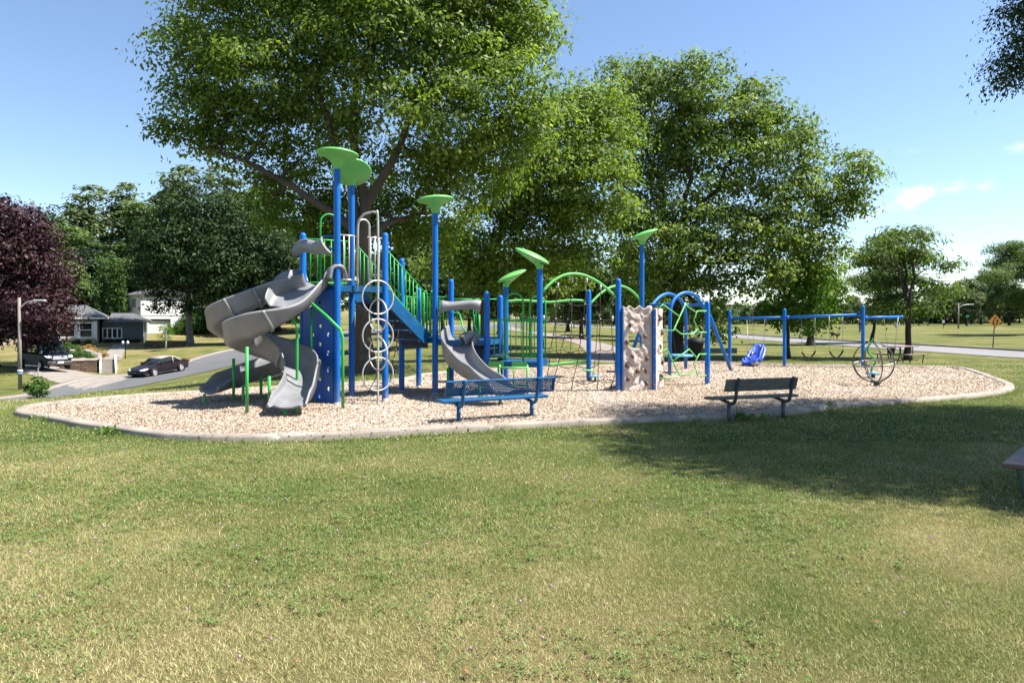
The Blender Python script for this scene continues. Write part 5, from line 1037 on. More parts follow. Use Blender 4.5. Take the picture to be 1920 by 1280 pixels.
for pl in ([P(1400, 601, 25.2), P(1403, 634, 25.2), P(1409, 648, 25.2)], [P(1434, 598, 25.0), P(1433, 630, 25.1), P(1431, 648, 25.2)], [P(1400.5, 601, 25.2), P(1402, 640, 24.9), P(1401, 668, 24.6)]): mb = MB(); mb.tube(pl, .008, 5); mb.build('chain', M['steel'], t)
t = thing('bucket_swing', 'black bucket swing on thin chains under the free end of the beam', 'swing', P(1671, 655, 24.1)); c = P(1671, 660, 24.1)
mb = MB(); mb.lathe([(.02, -.06), (.1, -.05), (.115, .02), (.13, .09), (.14, .15), (.145, .155), (.125, .15), (.1, .02), (.02, -.03)], c, 14); mb.build('bucket_seat', M['black'], t)
for a, b in ((P(1657, 596, 24.0), P(1664, 652, 24.1)), (P(1684, 595, 24.2), P(1678, 652, 24.1))): mb = MB(); chain(mb, a, b); mb.build('chain', M['steel'], t)
# ---------------------------------------------------------------- globe climber and twist spinner
gb = G(1646.5, 727); gc = P(1638, 678.5, gb.y); gr = 37.0 / F * gb.y
t = thing('globe_climber', 'spherical cage of dark steel hoops standing tilted on a short stub', 'climber', gb)
axm = Vector((-.10, .05, 1)).normalized(); rotm = axm.to_track_quat('Z', 'X').to_matrix()
for k in range(4):
    a = math.pi * k / 4 + .35; mb = MB(); mb.tube([gc + rotm @ Vector((gr * math.cos(a) * math.cos(s), gr * math.sin(a) * math.cos(s), gr * math.sin(s))) for s in np.linspace(0, 2 * math.pi, 49)[:-1]], .013, 7, closed=True); mb.build('hoop', M['gun'], t)
am = Vector((-.12, -.06, 1)).normalized().to_track_quat('Z', 'X').to_matrix(); mb = MB(); mb.tube([gc + am @ Vector((gr * .97 * math.cos(s), gr * .97 * math.sin(s), -.03)) for s in np.linspace(0, 2 * math.pi, 49)[:-1]], .02, 7, closed=True); mb.build('belt_ring', M['steel'], t)
mb = MB(); mb.lathe([(0, -.03), (.11, -.03), (.13, 0), (.11, .03), (0, .03)], gc + rotm @ Vector((0, 0, -gr)), 18); mb.build('hub', M['gun'], t)
mb = MB(); mb.tube([gb - Vector((0, 0, .05)), gc + rotm @ Vector((0, 0, -gr))], .065, 14); mb.build('stub', simple('brown_stub', (.09, .055, .045), .6, .2), t)
tb = G(1637, 712.5); t = thing('twist_spinner', 'green wavy pole on a small blue disc, seen through the globe cage', 'spinner', tb); Dt = tb.y
mb = MB(); mb.tube(catmull([P(1635, 700, Dt), P(1634, 692, Dt), P(1640.5, 681, Dt), P(1640, 673, Dt), P(1629, 662, Dt), P(1627, 652, Dt), P(1632, 643, Dt), P(1637, 635, Dt)], 7), .028, 9); mb.build('pole', M['green'], t)
mb = MB(); mb.lathe([(0, -.03), (.16, -.02), (.18, .01), (.15, .03), (0, .03)], P(1636, 699.5, Dt), 18); mb.build('foot_disc', M['disc'], t)
mb = MB(); mb.lathe([(.12, -.05), (.06, .06), (.05, .2), (0, .2)], tb, 14); mb.build('base', M['gun'], t)
# ---------------------------------------------------------------- benches
def bench(name, label, la, lb, wood=False, mat='bench_blue', sc=1.0):
    la, lb = Vector(la), Vector(lb); d = (lb - la); span = d.length; rz = math.atan2(d.y, d.x); mid = (la + lb) / 2
    t = thing(name, label, 'bench', mid, rz); fm = M['iron'] if wood else M[mat]
    Ln = span + .62
    for sx in (-1, 1):
        x = sx * span / 2
        mb = MB(); mb.tube([(x, 0, -.08), (x, 0, .31)], [.034, .034], 12); mb.build('leg', fm, t, local=True)
        mb = MB(); mb.tube(catmull([(x, .27, .355), (x, .05, .32), (x, -.08, .31), (x, -.15, .35), (x, -.18, .43), (x, -.205, .55), (x, -.262, .745)], 5), .029, 10); mb.build('arm_bracket', fm, t, local=True)
    if wood:
        mb = MB(); mb.box((-.04, -.165, .622), (1.42, .042, .215), bev=.012, M=Matrix.Translation((-.04, -.185, .625)) @ Matrix.Rotation(R(17), 4, 'X')); mb.build('backrest', M['wood_grey'], t, local=True)
        mb = MB(); mb.box((0, .12, .385), (Ln + .05, .24, .04), bev=.01); mb.build('seat', M['wood_grey'], t, local=True)
    else:
        Mt = Matrix.Translation((.02, -.188, .615)) @ Matrix.Rotation(R(17), 4, 'X'); L2, Hh = Ln - .02, .235
        nx2, nz2 = 64, 8; vs = []; fs = []   # punched steel sheet with real diamond openings
        cw, ch = L2 / nx2, Hh / nz2; hl = []
        for i in range(1, nx2 - 1):
            for j in range(1, nz2):
                ox = (i + (.5 if j % 2 else 0) - nx2 / 2) * cw + cw * .5; oz = (j - nz2 / 2) * ch
                hl.append([(ox - cw * .33, oz), (ox, oz - ch * .36), (ox + cw * .33, oz), (ox, oz + ch * .36)])
        pm = plate_holes([(-L2 / 2, -Hh / 2), (L2 / 2, -Hh / 2), (L2 / 2, Hh / 2), (-L2 / 2, Hh / 2)], hl, (0, 0, 0), (1, 0, 0), (0, 0, 1), .006)
        pm.v = [tuple(Mt @ Vector(v)) for v in pm.v]; bk = pm.build('backrest', M[mat], t, local=True)
        fr_ = MB()
        for z in (-Hh / 2, Hh / 2): fr_.box((0, 0, 0), (L2 + .03, .05, .022), bev=.006, M=Mt @ Matrix.Translation((0, .004, z)))
        for x in (-L2 / 2, L2 / 2): fr_.box((0, 0, 0), (.022, .048, Hh - .024), M=Mt @ Matrix.Translation((x, .004, 0)))
        fr_.build('backrest_rim', M[mat], bk, local=True)
        mb = MB(); mb.box((0, .10, .392), (Ln, .27, .05), bev=.015); mb.build('seat', M[mat], t, local=True)
    return t
bench('park_bench', 'blue perforated metal bench by the kerb, seen from behind', G(860, 797), G(997, 787))
bench('park_bench', 'weathered grey board bench on steel legs by the kerb, dappled with shade', G(1367, 790), G(1468.4, 784.6), wood=True)
bx = onray(1347, 29.5); t = thing('park_bench', 'dark green bench on the grass behind the left swing post', 'bench', bx)
mb = MB(); mb.box((0, -.15, .62), (1.5, .05, .24), bev=.01); mb.build('backrest', M['green_dark'], t, local=True)
mb = MB(); mb.box((0, .1, .4), (1.5, .4, .05), bev=.01); mb.build('seat', M['green_dark'], t, local=True)
for x in (-.55, .55): mb = MB(); mb.box((x, .05, .18), (.06, .35, .38)); mb.build('leg', M['green_dark'], t, local=True)
# litter bin beside that bench
cbn = onray(1304, 28); t = thing('litter_bin', 'black litter bin standing between the blue arches and the green bench', 'bin', cbn)
mb = MB(); mb.lathe([(.26, 0), (.29, .1), (.31, .75), (.33, .78), (.33, .84)], (0, 0, 0), 20); mb.build('barrel', M['black'], t, local=True)
mb = MB(); mb.lathe([(.36, .84), (.36, .9), (.3, 1.0), (.15, 1.06), (0, 1.07)], (0, 0, 0), 20); mb.build('lid', M['black'], t, local=True)
# ---------------------------------------------------------------- picnic tables
def picnic(label, corner_or_mid, rz, wood, frame, ln=1.83, corner=None):
    t = thing('picnic_table', label, 'picnic table', corner_or_mid, rz)
    for i in range(5): 
        mb = MB(); mb.box((-.30 + .15 * i, 0, .745), (.143, ln, .04), bev=.008); mb.build('top_board', M[wood], t, local=True)
    for sx in (-1, 1):
        mb = MB(); mb.box((sx * .65, 0, .43), (.26, ln, .042), bev=.01); mb.build('seat', M[wood], t, local=True)
    for sy in (-1, 1):
        y = sy * ln * .33; mb = MB()
        mb.tube(catmull([(-.70, y, .40), (-.66, y, .2), (-.62, y, .06), (-.45, y, .02), (.45, y, .02), (.62, y, .06), (.66, y, .2), (.70, y, .40)], 4), .022, 8); mb.tube([(-.25, y, .72), (-.25, y, .4), (-.12, y, .02)], .022, 8); mb.tube([(.25, y, .72), (.25, y, .4), (.12, y, .02)], .022, 8); mb.tube([(-.72, y, .395), (.72, y, .395)], .02, 8)
        mb.build('leg_frame', M[frame], t, local=True)
    return t
u_ = Vector((.70, .714, 0)).normalized(); v_ = Vector((u_.y, -u_.x, 0)); cpt = Vector((4.53, 6.32, 0)); mid_ = cpt + u_ * .915 + v_ * .78; mid_.z = -.07
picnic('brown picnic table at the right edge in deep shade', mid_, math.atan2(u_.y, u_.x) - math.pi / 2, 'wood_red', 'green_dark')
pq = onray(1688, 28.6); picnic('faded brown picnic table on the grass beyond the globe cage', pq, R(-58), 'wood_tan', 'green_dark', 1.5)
# ---------------------------------------------------------------- road sign, street lamps, small signs
def yrot(o): return o
sb_ = onray(1862, 46.5); t = thing('road_sign', 'orange diamond road sign with two black arrows on a leaning post beside the park road', 'sign', sb_)
lean = P(1866, 602, 46.55) - sb_; mb = MB(); mb.bar((0, .03, -.1), lean + Vector((0, .03, .2)), .06, .035, up=(0, 1, 0)); mb.build('post', M['gun'], t, local=True)
c = lean; hw = .46; mb = MB(); mb.extrude([c + Vector((0, 0, -hw)), c + Vector((hw, 0, 0)), c + Vector((0, 0, hw)), c + Vector((-hw, 0, 0))], (0, .012, 0)); sp = mb.build('sign_plate', M['sign_orange'], t, local=True)
mb = MB()
def flat(pl, th=.004): mb.extrude([c + Vector((x, -.004, z)) for x, z in pl], (0, -th, 0))
# divided-highway symbol: an island on top, two bowed arrows
flat([(-.05, .27), (.05, .27), (.06, .2), (.0, .12), (-.06, .2)])
flat([(-.05, .12), (-.12, .08), (-.16, -.02), (-.15, -.12), (-.21, -.12), (-.12, -.25), (-.03, -.12), (-.095, -.12), (-.105, -.02), (-.075, .04), (-.02, .06)])
flat([(.05, -.24), (.10, -.12), (.12, 0), (.075, .03), (.165, .15), (.24, .03), (.185, .0), (.17, -.12), (.115, -.26)])
mb.build('sign_symbols', M['black'], sp, local=True)
def lamp(label, b, h, arm, side, tilt=0.0, group=None, band=False):
    t = thing('street_lamp', label, 'street lamp', b, group=group); mb = MB(); mb.tube([(0, 0, -.2), (tilt * h, 0, h)], [.12, .085], 12); mb.build('pole', M['pole_wood'], t, local=True)
    x0 = tilt * h; mb = MB(); mb.tube(catmull([(x0, 0, h - .75), (x0 + side * arm * .4, 0, h - .35), (x0 + side * arm * .8, 0, h - .22), (x0 + side * arm, 0, h - .2)], 5), .035, 8); a = mb.build('arm', M['alu'], t, local=True)
    mb = MB(); mb.box((0, 0, 0), (.75, .28, .13), bev=.05, M=Matrix.Translation((x0 + side * (arm + .25), 0, h - .2))); mb.build('lamp_head', M['alu'], t, local=True)
    if band:
        for z, h_, mm in ((1.15, .13, 'white'), (1.0, .1, 'disc')): mb = MB(); mb.cyl((tilt * z, 0, z), .158, h_, 14); mb.build('pole_tag', M[mm], t, local=True)
lamp('wooden street lamp pole with a bent metal arm in front of the purple maple', base(38, 730, 45), (730 - 558) / F * 45, 1.1, 1, -.012, band=True)
lamp('distant street lamp before the tree line, left of the orange sign', onray(1797, 105), 3.9, 1.7, 1)
def minisign(label, px, D, zt, w_, h_, mm, pole=True):
    b = onray(px, D); t = thing('small_sign', label, 'sign', b); mb = MB(); mb.box((0, .03, zt / 2), (.07, .04, zt)); mb.build('post', M['gun'], t, local=True); mb = MB(); mb.box((0, 0, zt - h_ / 2), (w_, .02, h_)); mb.build('sign_plate', M[mm], t, local=True)
minisign('tiny white sign on the field edge left of the distant street lamp', 1769, 104, 1.35, .38, .5, 'white'); minisign('tiny green sign before the tree line right of the distant street lamp', 1814, 118, 2.0, .55, .4, 'sign_green')
b = onray(1682.5, 112); t = thing('utility_box', 'small pale box far off under the free end of the swing beam', 'box', b); mb = MB(); mb.box((0, 0, .55), (.55, .5, 1.1), bev=.03); mb.build('cabinet', M['trim'], t, local=True); mb = MB(); mb.box((0, 0, 1.13), (.62, .56, .06)); mb.build('lid', M['trim'], t, local=True)
mb = MB(); A = onray(1797, 105) + Vector((0, .2, 3.1)); B = A + Vector((-24, 8, 2.2)); mb.tube([A.lerp(B, s) - Vector((0, 0, 3 * s * (1 - s))) for s in np.linspace(0, 1, 14)], .02, 5); C_ = A + Vector((14, 5, -.4)); mb.tube([A.lerp(C_, s) - Vector((0, 0, 1.2 * s * (1 - s))) for s in np.linspace(0, 1, 10)], .02, 5)
tag(mb.build('power_line', M['black']), 'thin dark power line slung across the distant tree line', 'power line')
# ---------------------------------------------------------------- person and dog far off on the field
def skin(name, joints, edges, m, parent, root=0, sub=1):
    me = bpy.data.meshes.new(name); me.from_pydata([j[0] for j in joints], edges, []); o = link(name, me, m, parent, True); md = o.modifiers.new('skin', 'SKIN'); md.use_smooth_shade = True
    for i, j in enumerate(joints): r = j[1] if isinstance(j[1], tuple) else (j[1], j[1]); me.skin_vertices[0].data[i].radius = r
    me.skin_vertices[0].data[root].use_root = True; o.modifiers.new('sub', 'SUBSURF').levels = sub; o.modifiers['sub'].render_levels = sub; return o
b = onray(1612.2, 88); t = thing('person', 'person in dark clothes walking on the far field, half hidden by the end swing post', 'person', b, R(15))
J = [((0, 0, .95), (.15, .11)), ((0, 0, 1.15), (.14, .1)), ((0, 0, 1.38), (.18, .11)), ((0, 0, 1.5), .06), ((0, .0, 1.56), .055), ((0, -.01, 1.66), (.085, .1)), ((0, 0, 1.74), .07), ((-.2, 0, 1.42), .055), ((-.25, .02, 1.14), .045), ((-.24, -.08, .9), .035), ((-.24, -.1, .82), .035), ((.2, 0, 1.42), .055), ((.25, .03, 1.14), .045), ((.26, -.1, .93), .035), ((.26, -.12, .85), .035),
     ((-.1, 0, .88), .09), ((-.11, -.12, .5), .065), ((-.11, -.1, .08), .045), ((-.11, -.24, .04), .04), ((.1, 0, .88), .09), ((.11, .06, .5), .065), ((.11, .22, .1), .045), ((.11, .1, .04), .04)]
skin('body', J, [(0, 1), (1, 2), (2, 3), (3, 4), (4, 5), (5, 6), (2, 7), (7, 8), (8, 9), (9, 10), (2, 11), (11, 12), (12, 13), (13, 14), (0, 15), (15, 16), (16, 17), (17, 18), (0, 19), (19, 20), (20, 21), (21, 22)], simple('person_skin', (.45, .3, .23), .6, .1), t)
cl_ = simple('dark_clothes', (.02, .02, .026), .9, .3)
mb = MB(); mb.lathe([(.17, .78), (.175, .95), (.165, 1.15), (.195, 1.36), (.16, 1.46), (.08, 1.51)], (0, 0, 0), 14, M=Matrix.Diagonal((1.12, .8, 1))); mb.build('jacket', cl_, t, local=True)
for sx, k, f in ((-1, (-.11, -.12, .5), (-.11, -.1, .1)), (1, (.11, .06, .5), (.11, .22, .12))): mb = MB(); mb.tube([(sx * .1, 0, .9), k, f], [.115, .085, .065], 10); mb.build('trouser_leg', cl_, t, local=True)
mb = MB(); mb.lathe([(.1, 1.66), (.108, 1.72), (.09, 1.79), (.04, 1.83), (0, 1.835)], (0, .01, 0), 12); mb.build('hair', simple('brown_hair', (.05, .03, .02), .8, .2), t, local=True)
b = onray(1565, 68); t = thing('dog', 'black dog trotting across the far field with its tail raised', 'dog', b, R(4))
J = [((.22, 0, .5), (.1, .12)), ((0, 0, .49), (.1, .115)), ((-.24, 0, .5), (.115, .145)), ((-.36, 0, .6), (.075, .09)), ((-.44, 0, .67), (.075, .08)), ((-.53, 0, .65), (.045, .045)), ((-.6, 0, .62), .03), ((.34, 0, .58), .035), ((.42, 0, .75), .03), ((.44, 0, .88), .018),
     ((-.25, .09, .38), .05), ((-.33, .09, .22), .032), ((-.38, .09, .03), .03), ((-.22, -.09, .38), .05), ((-.18, -.09, .2), .032), ((-.12, -.09, .03), .03), ((.26, .08, .4), .07), ((.2, .08, .28), .045), ((.36, .08, .17), .03), ((.34, .08, .03), .03), ((.28, -.08, .4), .07), ((.12, -.08, .28), .045), ((.2, -.08, .16), .03), ((.12, -.08, .03), .03), ((-.42, .05, .76), .025), ((-.42, -.05, .76), .025)]
skin('body', J, [(1, 0), (1, 2), (2, 3), (3, 4), (4, 5), (5, 6), (0, 7), (7, 8), (8, 9), (2, 10), (10, 11), (11, 12), (2, 13), (13, 14), (14, 15), (0, 16), (16, 17), (17, 18), (18, 19), (0, 20), (20, 21), (21, 22), (22, 23), (4, 24), (4, 25)], simple('black_fur', (.012, .011, .011), .8, .3), t, root=1)
# ---------------------------------------------------------------- grey house
def window(par, x0, x1, z0, z1_, y, bars=(), hbars=(), fw=.09, out=-1, name='window'):
    """local x/z window in the plane y; out = direction of the outside along y"""
    mb = MB(); yo = y + out * .05
    for (cx_, cz, w_, h_) in (((x0 + x1) / 2, z0 + fw / 2, x1 - x0, fw), ((x0 + x1) / 2, z1_ - fw / 2, x1 - x0, fw), (x0 + fw / 2, (z0 + z1_) / 2, fw, z1_ - z0 - 2 * fw), (x1 - fw / 2, (z0 + z1_) / 2, fw, z1_ - z0 - 2 * fw)): mb.box((cx_, yo, cz), (w_, .1, h_))
    for b in bars: mb.box((b, yo + out * .003, (z0 + z1_) / 2), (fw * 1.3, .1, z1_ - z0 - 2 * fw - .004))
    for b in hbars: mb.box(((x0 + x1) / 2, yo + out * .002, b), (x1 - x0 - 2 * fw - .004, .08, fw * .7))
    o = mb.build(name, M['trim'], par, local=True); g_ = MB(); g_.box(((x0 + x1) / 2, y + out * .03, (z0 + z1_) / 2), (x1 - x0 - fw, .02, z1_ - z0 - fw)); g_.build('pane', M['glass'], o, local=True); return o
HB = P(187, 644, 75); hz0 = HB.z; ha = R(25); H = thing('grey_house', 'low slate grey house with white framed windows behind the purple maple', 'house', HB, ha)
ppmx = 19.0
# main block runs left from the corner (local x < 0), the set-back wing runs right
zE = P(0, 595, 75).z - hz0; zR = P(0, 572, 77).z - hz0; LW = 8.4
mb = MB(); mb.box((-LW / 2 - .15, 3.0, zE / 2 - .75), (LW, 6.0, zE + 1.5)); mb.build('wall', M['siding_grey'], H, local=True)
def stonemat():
    m, N, L, b = newmat('field_stone'); t = N.new('ShaderNodeTexCoord'); v = N.new('ShaderNodeTexVoronoi'); v.inputs['Scale'].default_value = 3.2; L.new(t.outputs['Object'], v.inputs['Vector']); s = N.new('ShaderNodeSeparateColor'); L.new(v.outputs['Color'], s.inputs[0])
    L.new(ramp(N, L, s.outputs[0], [(0, (.2, .13, .09)), (.5, (.42, .32, .23)), (1, (.58, .47, .36))]), b.inputs['Base Color']); b.inputs['Roughness'].default_value = .9; bump(N, L, v.outputs['Distance'], b, .6, .05); return m
M['stone'] = stonemat()
mb = MB(); mb.box((-LW / 2 - .2, -.05, .12), (LW + .1, .25, .95)); mb.build('stone_base', M['stone'], H, local=True)
window(H, -3.75, -2.2, .65, 2.35, 0, fw=.16); window(H, -1.95, -.62, .62, 2.35, 0, hbars=(1.5,), fw=.13)
mb = MB(); mb.box((-2.08, -.045, 1.5), (.26, .09, 1.95)); mb.box((-.42, -.04, 1.5), (.35, .08, 1.95)); mb.box((-3.9, -.045, 1.5), (.24, .09, 1.95)); mb.build('corner_board', M['trim'], H, local=True)
ov = .55; rl = -LW - .15 - ov; rr = .15 + ov - .1; rf, rb = -ov, 6 + ov
mb = MB(); e = zE; hip = 2.2; vs = [(rl, rf, e), (rr, rf, e), (rr, rb, e), (rl, rb, e), (rl + hip, 3, e + (zR - zE)), (rr - hip, 3, e + (zR - zE))]
mb.add(vs, [(0, 1, 5, 4), (1, 2, 5), (2, 3, 4, 5), (3, 0, 4), (0, 3, 2, 1)]); rfm = mb.build('roof', M['roof'], H, local=True)
mb = MB(); mb.box(((rl + rr) / 2, rf + .02, e - .09), (rr - rl, .05, .17)); mb.box((rr - .02, 3, e - .09), (.05, rb - rf - .06, .17)); mb.build('fascia', M['trim'], rfm, local=True)
wz = zE - .42; WX = 4.15
mb = MB(); mb.box((.05 + WX / 2, 4.0, wz / 2 - .75), (WX, 5.4, wz + 1.5)); mb.build('wing_wall', M['siding_grey'], H, local=True)
mb = MB()
for k in range(12): mb.box((.2 + k * .35, 1.285, wz / 2), (.04, .035, wz))
mb.build('wall_batten', M['siding_grey'], H, local=True)
window(H, .12, 2.05, .5, 1.72, 1.28, bars=(.60, 1.08, 1.57), fw=.1)
vs = [(.72, .75, wz), (WX + .75, .75, wz), (WX + .75, 7.2, wz), (.72, 7.2, wz), (.72, 4, wz + .95), (WX - 1.2, 4, wz + .95)]
mb = MB(); mb.add(vs, [(0, 1, 5, 4), (1, 2, 5), (2, 3, 4, 5), (3, 0, 4), (0, 3, 2, 1)]); wr = mb.build('wing_roof', M['roof'], H, local=True)
mb = MB(); mb.box((WX / 2 + .73, .77, wz - .08), (WX + .02, .05, .15)); mb.build('gutter', M['siding_grey'], wr, local=True)
mb = MB(); mb.tube([(WX + .02, 1.22, wz - .15), (WX + .02, 1.22, .02)], .045, 8); mb.build('downspout', M['trim'], H, local=True)
# ---------------------------------------------------------------- white house
WB = P(264, 630, 90); a = R(47); H2 = thing('white_house', 'white sided two storey house with an open garage bay behind the yard maple', 'house', WB, a); ht = P(0, 552, 90).z - WB.z
# local +x runs along the lit right face, local +y back; the left face runs along +y
RW, LWd = 5.6, 4.6
mb = MB(); 
g0, g1, gh = .95, 3.75, 2.25
mb.box((g0 / 2, .1, ht / 2 - .5), (g0, .2, ht + 1)); mb.box(((g1 + RW) / 2, .1, ht / 2 - .5), (RW - g1, .2, ht + 1)); mb.box(((g0 + g1) / 2, .1, (gh + ht) / 2), (g1 - g0, .2, ht - gh)); mb.box((.1, .2 + LWd / 2, ht / 2 - .5), (.2, LWd, ht + 1)); mb.box((RW / 2, LWd + .3, ht / 2 - .5), (RW, .2, ht + 1)); mb.box((RW - .1, .2 + LWd / 2, ht / 2 - .5), (.2, LWd, ht + 1)); mb.build('wall', M['siding_white'], H2, local=True)
mb = MB()
for k in range(int(ht / .2)): mb.box((-.012, .2 + LWd / 2, .2 * k + .1), (.024, LWd - .05, .17))
mb.build('lap_siding', M['siding_white'], H2, local=True)
mb = MB(); mb.box(((g0 + g1) / 2, .32, gh / 2 - .1), (g1 - g0 - .02, .08, gh - .2)); gd = mb.build('garage_door', M['trim'], H2, local=True)
mb = MB(); mb.box((g0 - .06, -.03, gh / 2), (.14, .05, gh)); mb.box((g1 + .06, -.03, gh / 2), (.14, .05, gh)); mb.box(((g0 + g1) / 2, -.03, gh + .08), (g1 - g0 + .26, .055, .16)); mb.build('garage_trim', M['trim'], H2, local=True)
mb = MB(); mb.box(((RW) / 2, -.03, gh + .55), (RW, .05, .1)); mb.build('belt_course', M['trim'], H2, local=True)
for x0 in (1.5, 3.25): window(H2, x0, x0 + .62, ht - 1.75, ht - .45, 0, fw=.06)
for y0 in (1.7, 2.45):
    mb = MB(); mb.box((-.05, y0 + .22, ht - 1.1), (.06, .5, 1.3)); o = mb.build('window', M['trim'], H2, local=True); mb = MB(); mb.box((-.085, y0 + .22, ht - 1.1), (.02, .38, 1.18)); mb.build('pane', M['glass'], o, local=True)
mb = MB(); vs = [(-.45, -.4, ht), (RW + .45, -.4, ht), (RW + .45, LWd + .8, ht), (-.45, LWd + .8, ht), (RW / 2, -.4, ht + 1.2), (RW / 2, LWd + .8, ht + 1.2)]; mb.add(vs, [(0, 1, 4), (2, 3, 5), (0, 4, 5, 3), (1, 2, 5, 4), (0, 3, 2, 1)]); mb.build('roof', M['roof'], H2, local=True)
mb = MB(); mb.box((RW + 3.2, 3.2, 1.0), (6.4, 4.2, 4.0)); mb.build('side_wing', M['siding_white'], H2, local=True)
window(H2, RW + .9, RW + 2.1, 1.5, 2.6, 1.1, fw=.07)
mb = MB(); vs = [(RW, .7, 3.0), (RW + 6.8, .7, 3.0), (RW + 6.8, 5.7, 3.0), (RW, 5.7, 3.0), (RW, 3.2, 4.1), (RW + 6.8, 3.2, 4.1)]; mb.add(vs, [(0, 1, 5, 4), (2, 3, 4, 5), (1, 2, 5), (3, 0, 4), (0, 3, 2, 1)]); mb.build('wing_roof', M['roof'], H2, local=True)
# ---------------------------------------------------------------- yard: steps, walk, walls, shrubs
def tp(px, py, D): p = P(px, py, D); return p
sx0, sx1 = 192, 215
b0 = P(203, 703, 56.5); t = thing('garden_steps', 'pale concrete garden steps with low white side walls rising from the street', 'steps', b0, R(31)); top_z = P(212, 672, 61).z - b0.z; n = 8
for k in range(n):
    mb = MB(); mb.box((0, .28 + k * .52, (k + .5) * top_z / n / 1 - .25), (1.0, .53, top_z / n * (k + 1) * 0 + .5 + top_z / n)); mb.build('tread', M['paver'], t, local=True)
for sx in (-1, 1):
    mb = MB(); mb.extrude([(sx * .56 - .07, 0, -.3), (sx * .56 - .07, 4.5, -.3), (sx * .56 - .07, 4.5, top_z + .35), (sx * .56 - .07, 4.1, top_z + .35), (sx * .56 - .07, 0, .5)], (.14, 0, 0)); mb.build('side_wall', M['trim'], t, local=True)
wl = [P(211, 672, 61.0), P(216, 662, 65), P(221, 655, 69), P(227, 648, 73.5)]
strip('garden_walk', [(p.x, p.y) for p in wl], .72, M['paver'], .06, 5, .6)
dv_ = [P(115, 690, 54), P(150, 700, 51), P(185, 709, 49)]
# driveway apron
ap = [P(30, 702, 51), P(30, 692, 56), P(112, 690, 56.5), P(180, 700, 54.5), P(250, 701, 52.5), P(205, 712, 48.5), P(150, 717.5, 47), P(95, 705, 48.5)]
# triangulated drape of the polygon
xsA = np.arange(min(p.x for p in ap), max(p.x for p in ap), .35); ysA = np.arange(min(p.y for p in ap), max(p.y for p in ap), .35); gx, gy = np.meshgrid(xsA, ysA, indexing='ij')
ins = inpoly(gx[:-1, :-1] + .17, gy[:-1, :-1] + .17, ap); gz = zf(gx, gy) + .035; Vd = np.stack([gx, gy, gz], -1).reshape(-1, 3); ny2 = gx.shape[1]; ids = (np.arange(gx.shape[0] - 1)[:, None] * ny2 + np.arange(ny2 - 1)[None, :])[ins]
tag(mesh_np('driveway', Vd, np.stack([ids, ids + ny2, ids + ny2 + 1, ids + 1], 1), M['paver'], smooth=True), kind='structure')
def brickmat():
    m, N, L, b = newmat('brown_wall_blocks'); t = N.new('ShaderNodeTexCoord'); k = N.new('ShaderNodeTexBrick'); mp = N.new('ShaderNodeMapping'); mp.inputs['Rotation'].default_value = (R(90), 0, 0); L.new(t.outputs['Object'], mp.inputs[0]); L.new(mp.outputs[0], k.inputs['Vector'])
    k.inputs['Color1'].default_value = (.16, .10, .065, 1); k.inputs['Color2'].default_value = (.075, .045, .03, 1); k.inputs['Mortar'].default_value = (.02, .014, .01, 1); k.inputs['Scale'].default_value = 1; k.inputs['Brick Width'].default_value = .4; k.inputs['Row Height'].default_value = .2; k.inputs['Mortar Size'].default_value = .02
    L.new(k.outputs['Color'], b.inputs['Base Color']); b.inputs['Roughness'].default_value = .9; bump(N, L, k.outputs['Fac'], b, -.6, .04); return m
M['block'] = brickmat()
def blockwall(label, pxs, D0, D1, yb, yt, th=.35):
    a = P(pxs[0], yb[0], D0); b = P(pxs[1], yb[1], D1); d = (b - a); d.z = 0; ln = d.length; rz = math.atan2(d.y, d.x); z0 = a.z - .15; zt = P(0, yt, (D0 + D1) / 2).z
    t = thing('retaining_wall', label, 'garden wall', (a.x, a.y, z0), rz); mb = MB(); mb.box((ln / 2, th / 2, (zt - z0) / 2), (ln, th, zt - z0)); mb.build('block_face', M['block'], t, local=True); mb = MB(); mb.box((ln / 2, th / 2, zt - z0 + .04), (ln + .04, th + .06, .08), bev=.02); mb.build('cap_course', M['block'], t, local=True)
blockwall('brown block retaining wall between the van and the garden steps', (112, 182), 55, 56.5, (698, 702), 678); blockwall('upper brown block wall edging the terrace under the stone base', (96, 150), 63, 64, (664, 666), 655)
blockwall('shaded block wall between the grey house and the yard maple', (272, 345), 72, 71, (650, 652), 640)
mb = MB(); bp = [P(110, 679, 57), P(150, 668, 60), P(188, 672, 59), P(190, 699, 56.8), P(180, 681, 57.4)]
gx, gy = np.meshgrid(np.arange(-41, -33, .3), np.arange(55.5, 63, .3), indexing='ij'); bed = [P(108, 679, 56.2), P(100, 664, 62.5), P(160, 664, 62.5), P(189, 676, 60), P(190, 698, 57.2)]
ins = inpoly(gx[:-1, :-1] + .15, gy[:-1, :-1] + .15, bed); gz = np.maximum(zf(gx, gy) + .06, P(0, 677, 56).z - .1 + (gy - 56.0) * .14); Vd = np.stack([gx, gy, gz], -1).reshape(-1, 3); ny2 = gx.shape[1]; ids = (np.arange(gx.shape[0] - 1)[:, None] * ny2 + np.arange(ny2 - 1)[None, :])[ins]
tag(mesh_np('pebble_bed', Vd, np.stack([ids, ids + ny2, ids + ny2 + 1, ids + 1], 1), M['rockbed'], smooth=True), kind='structure')
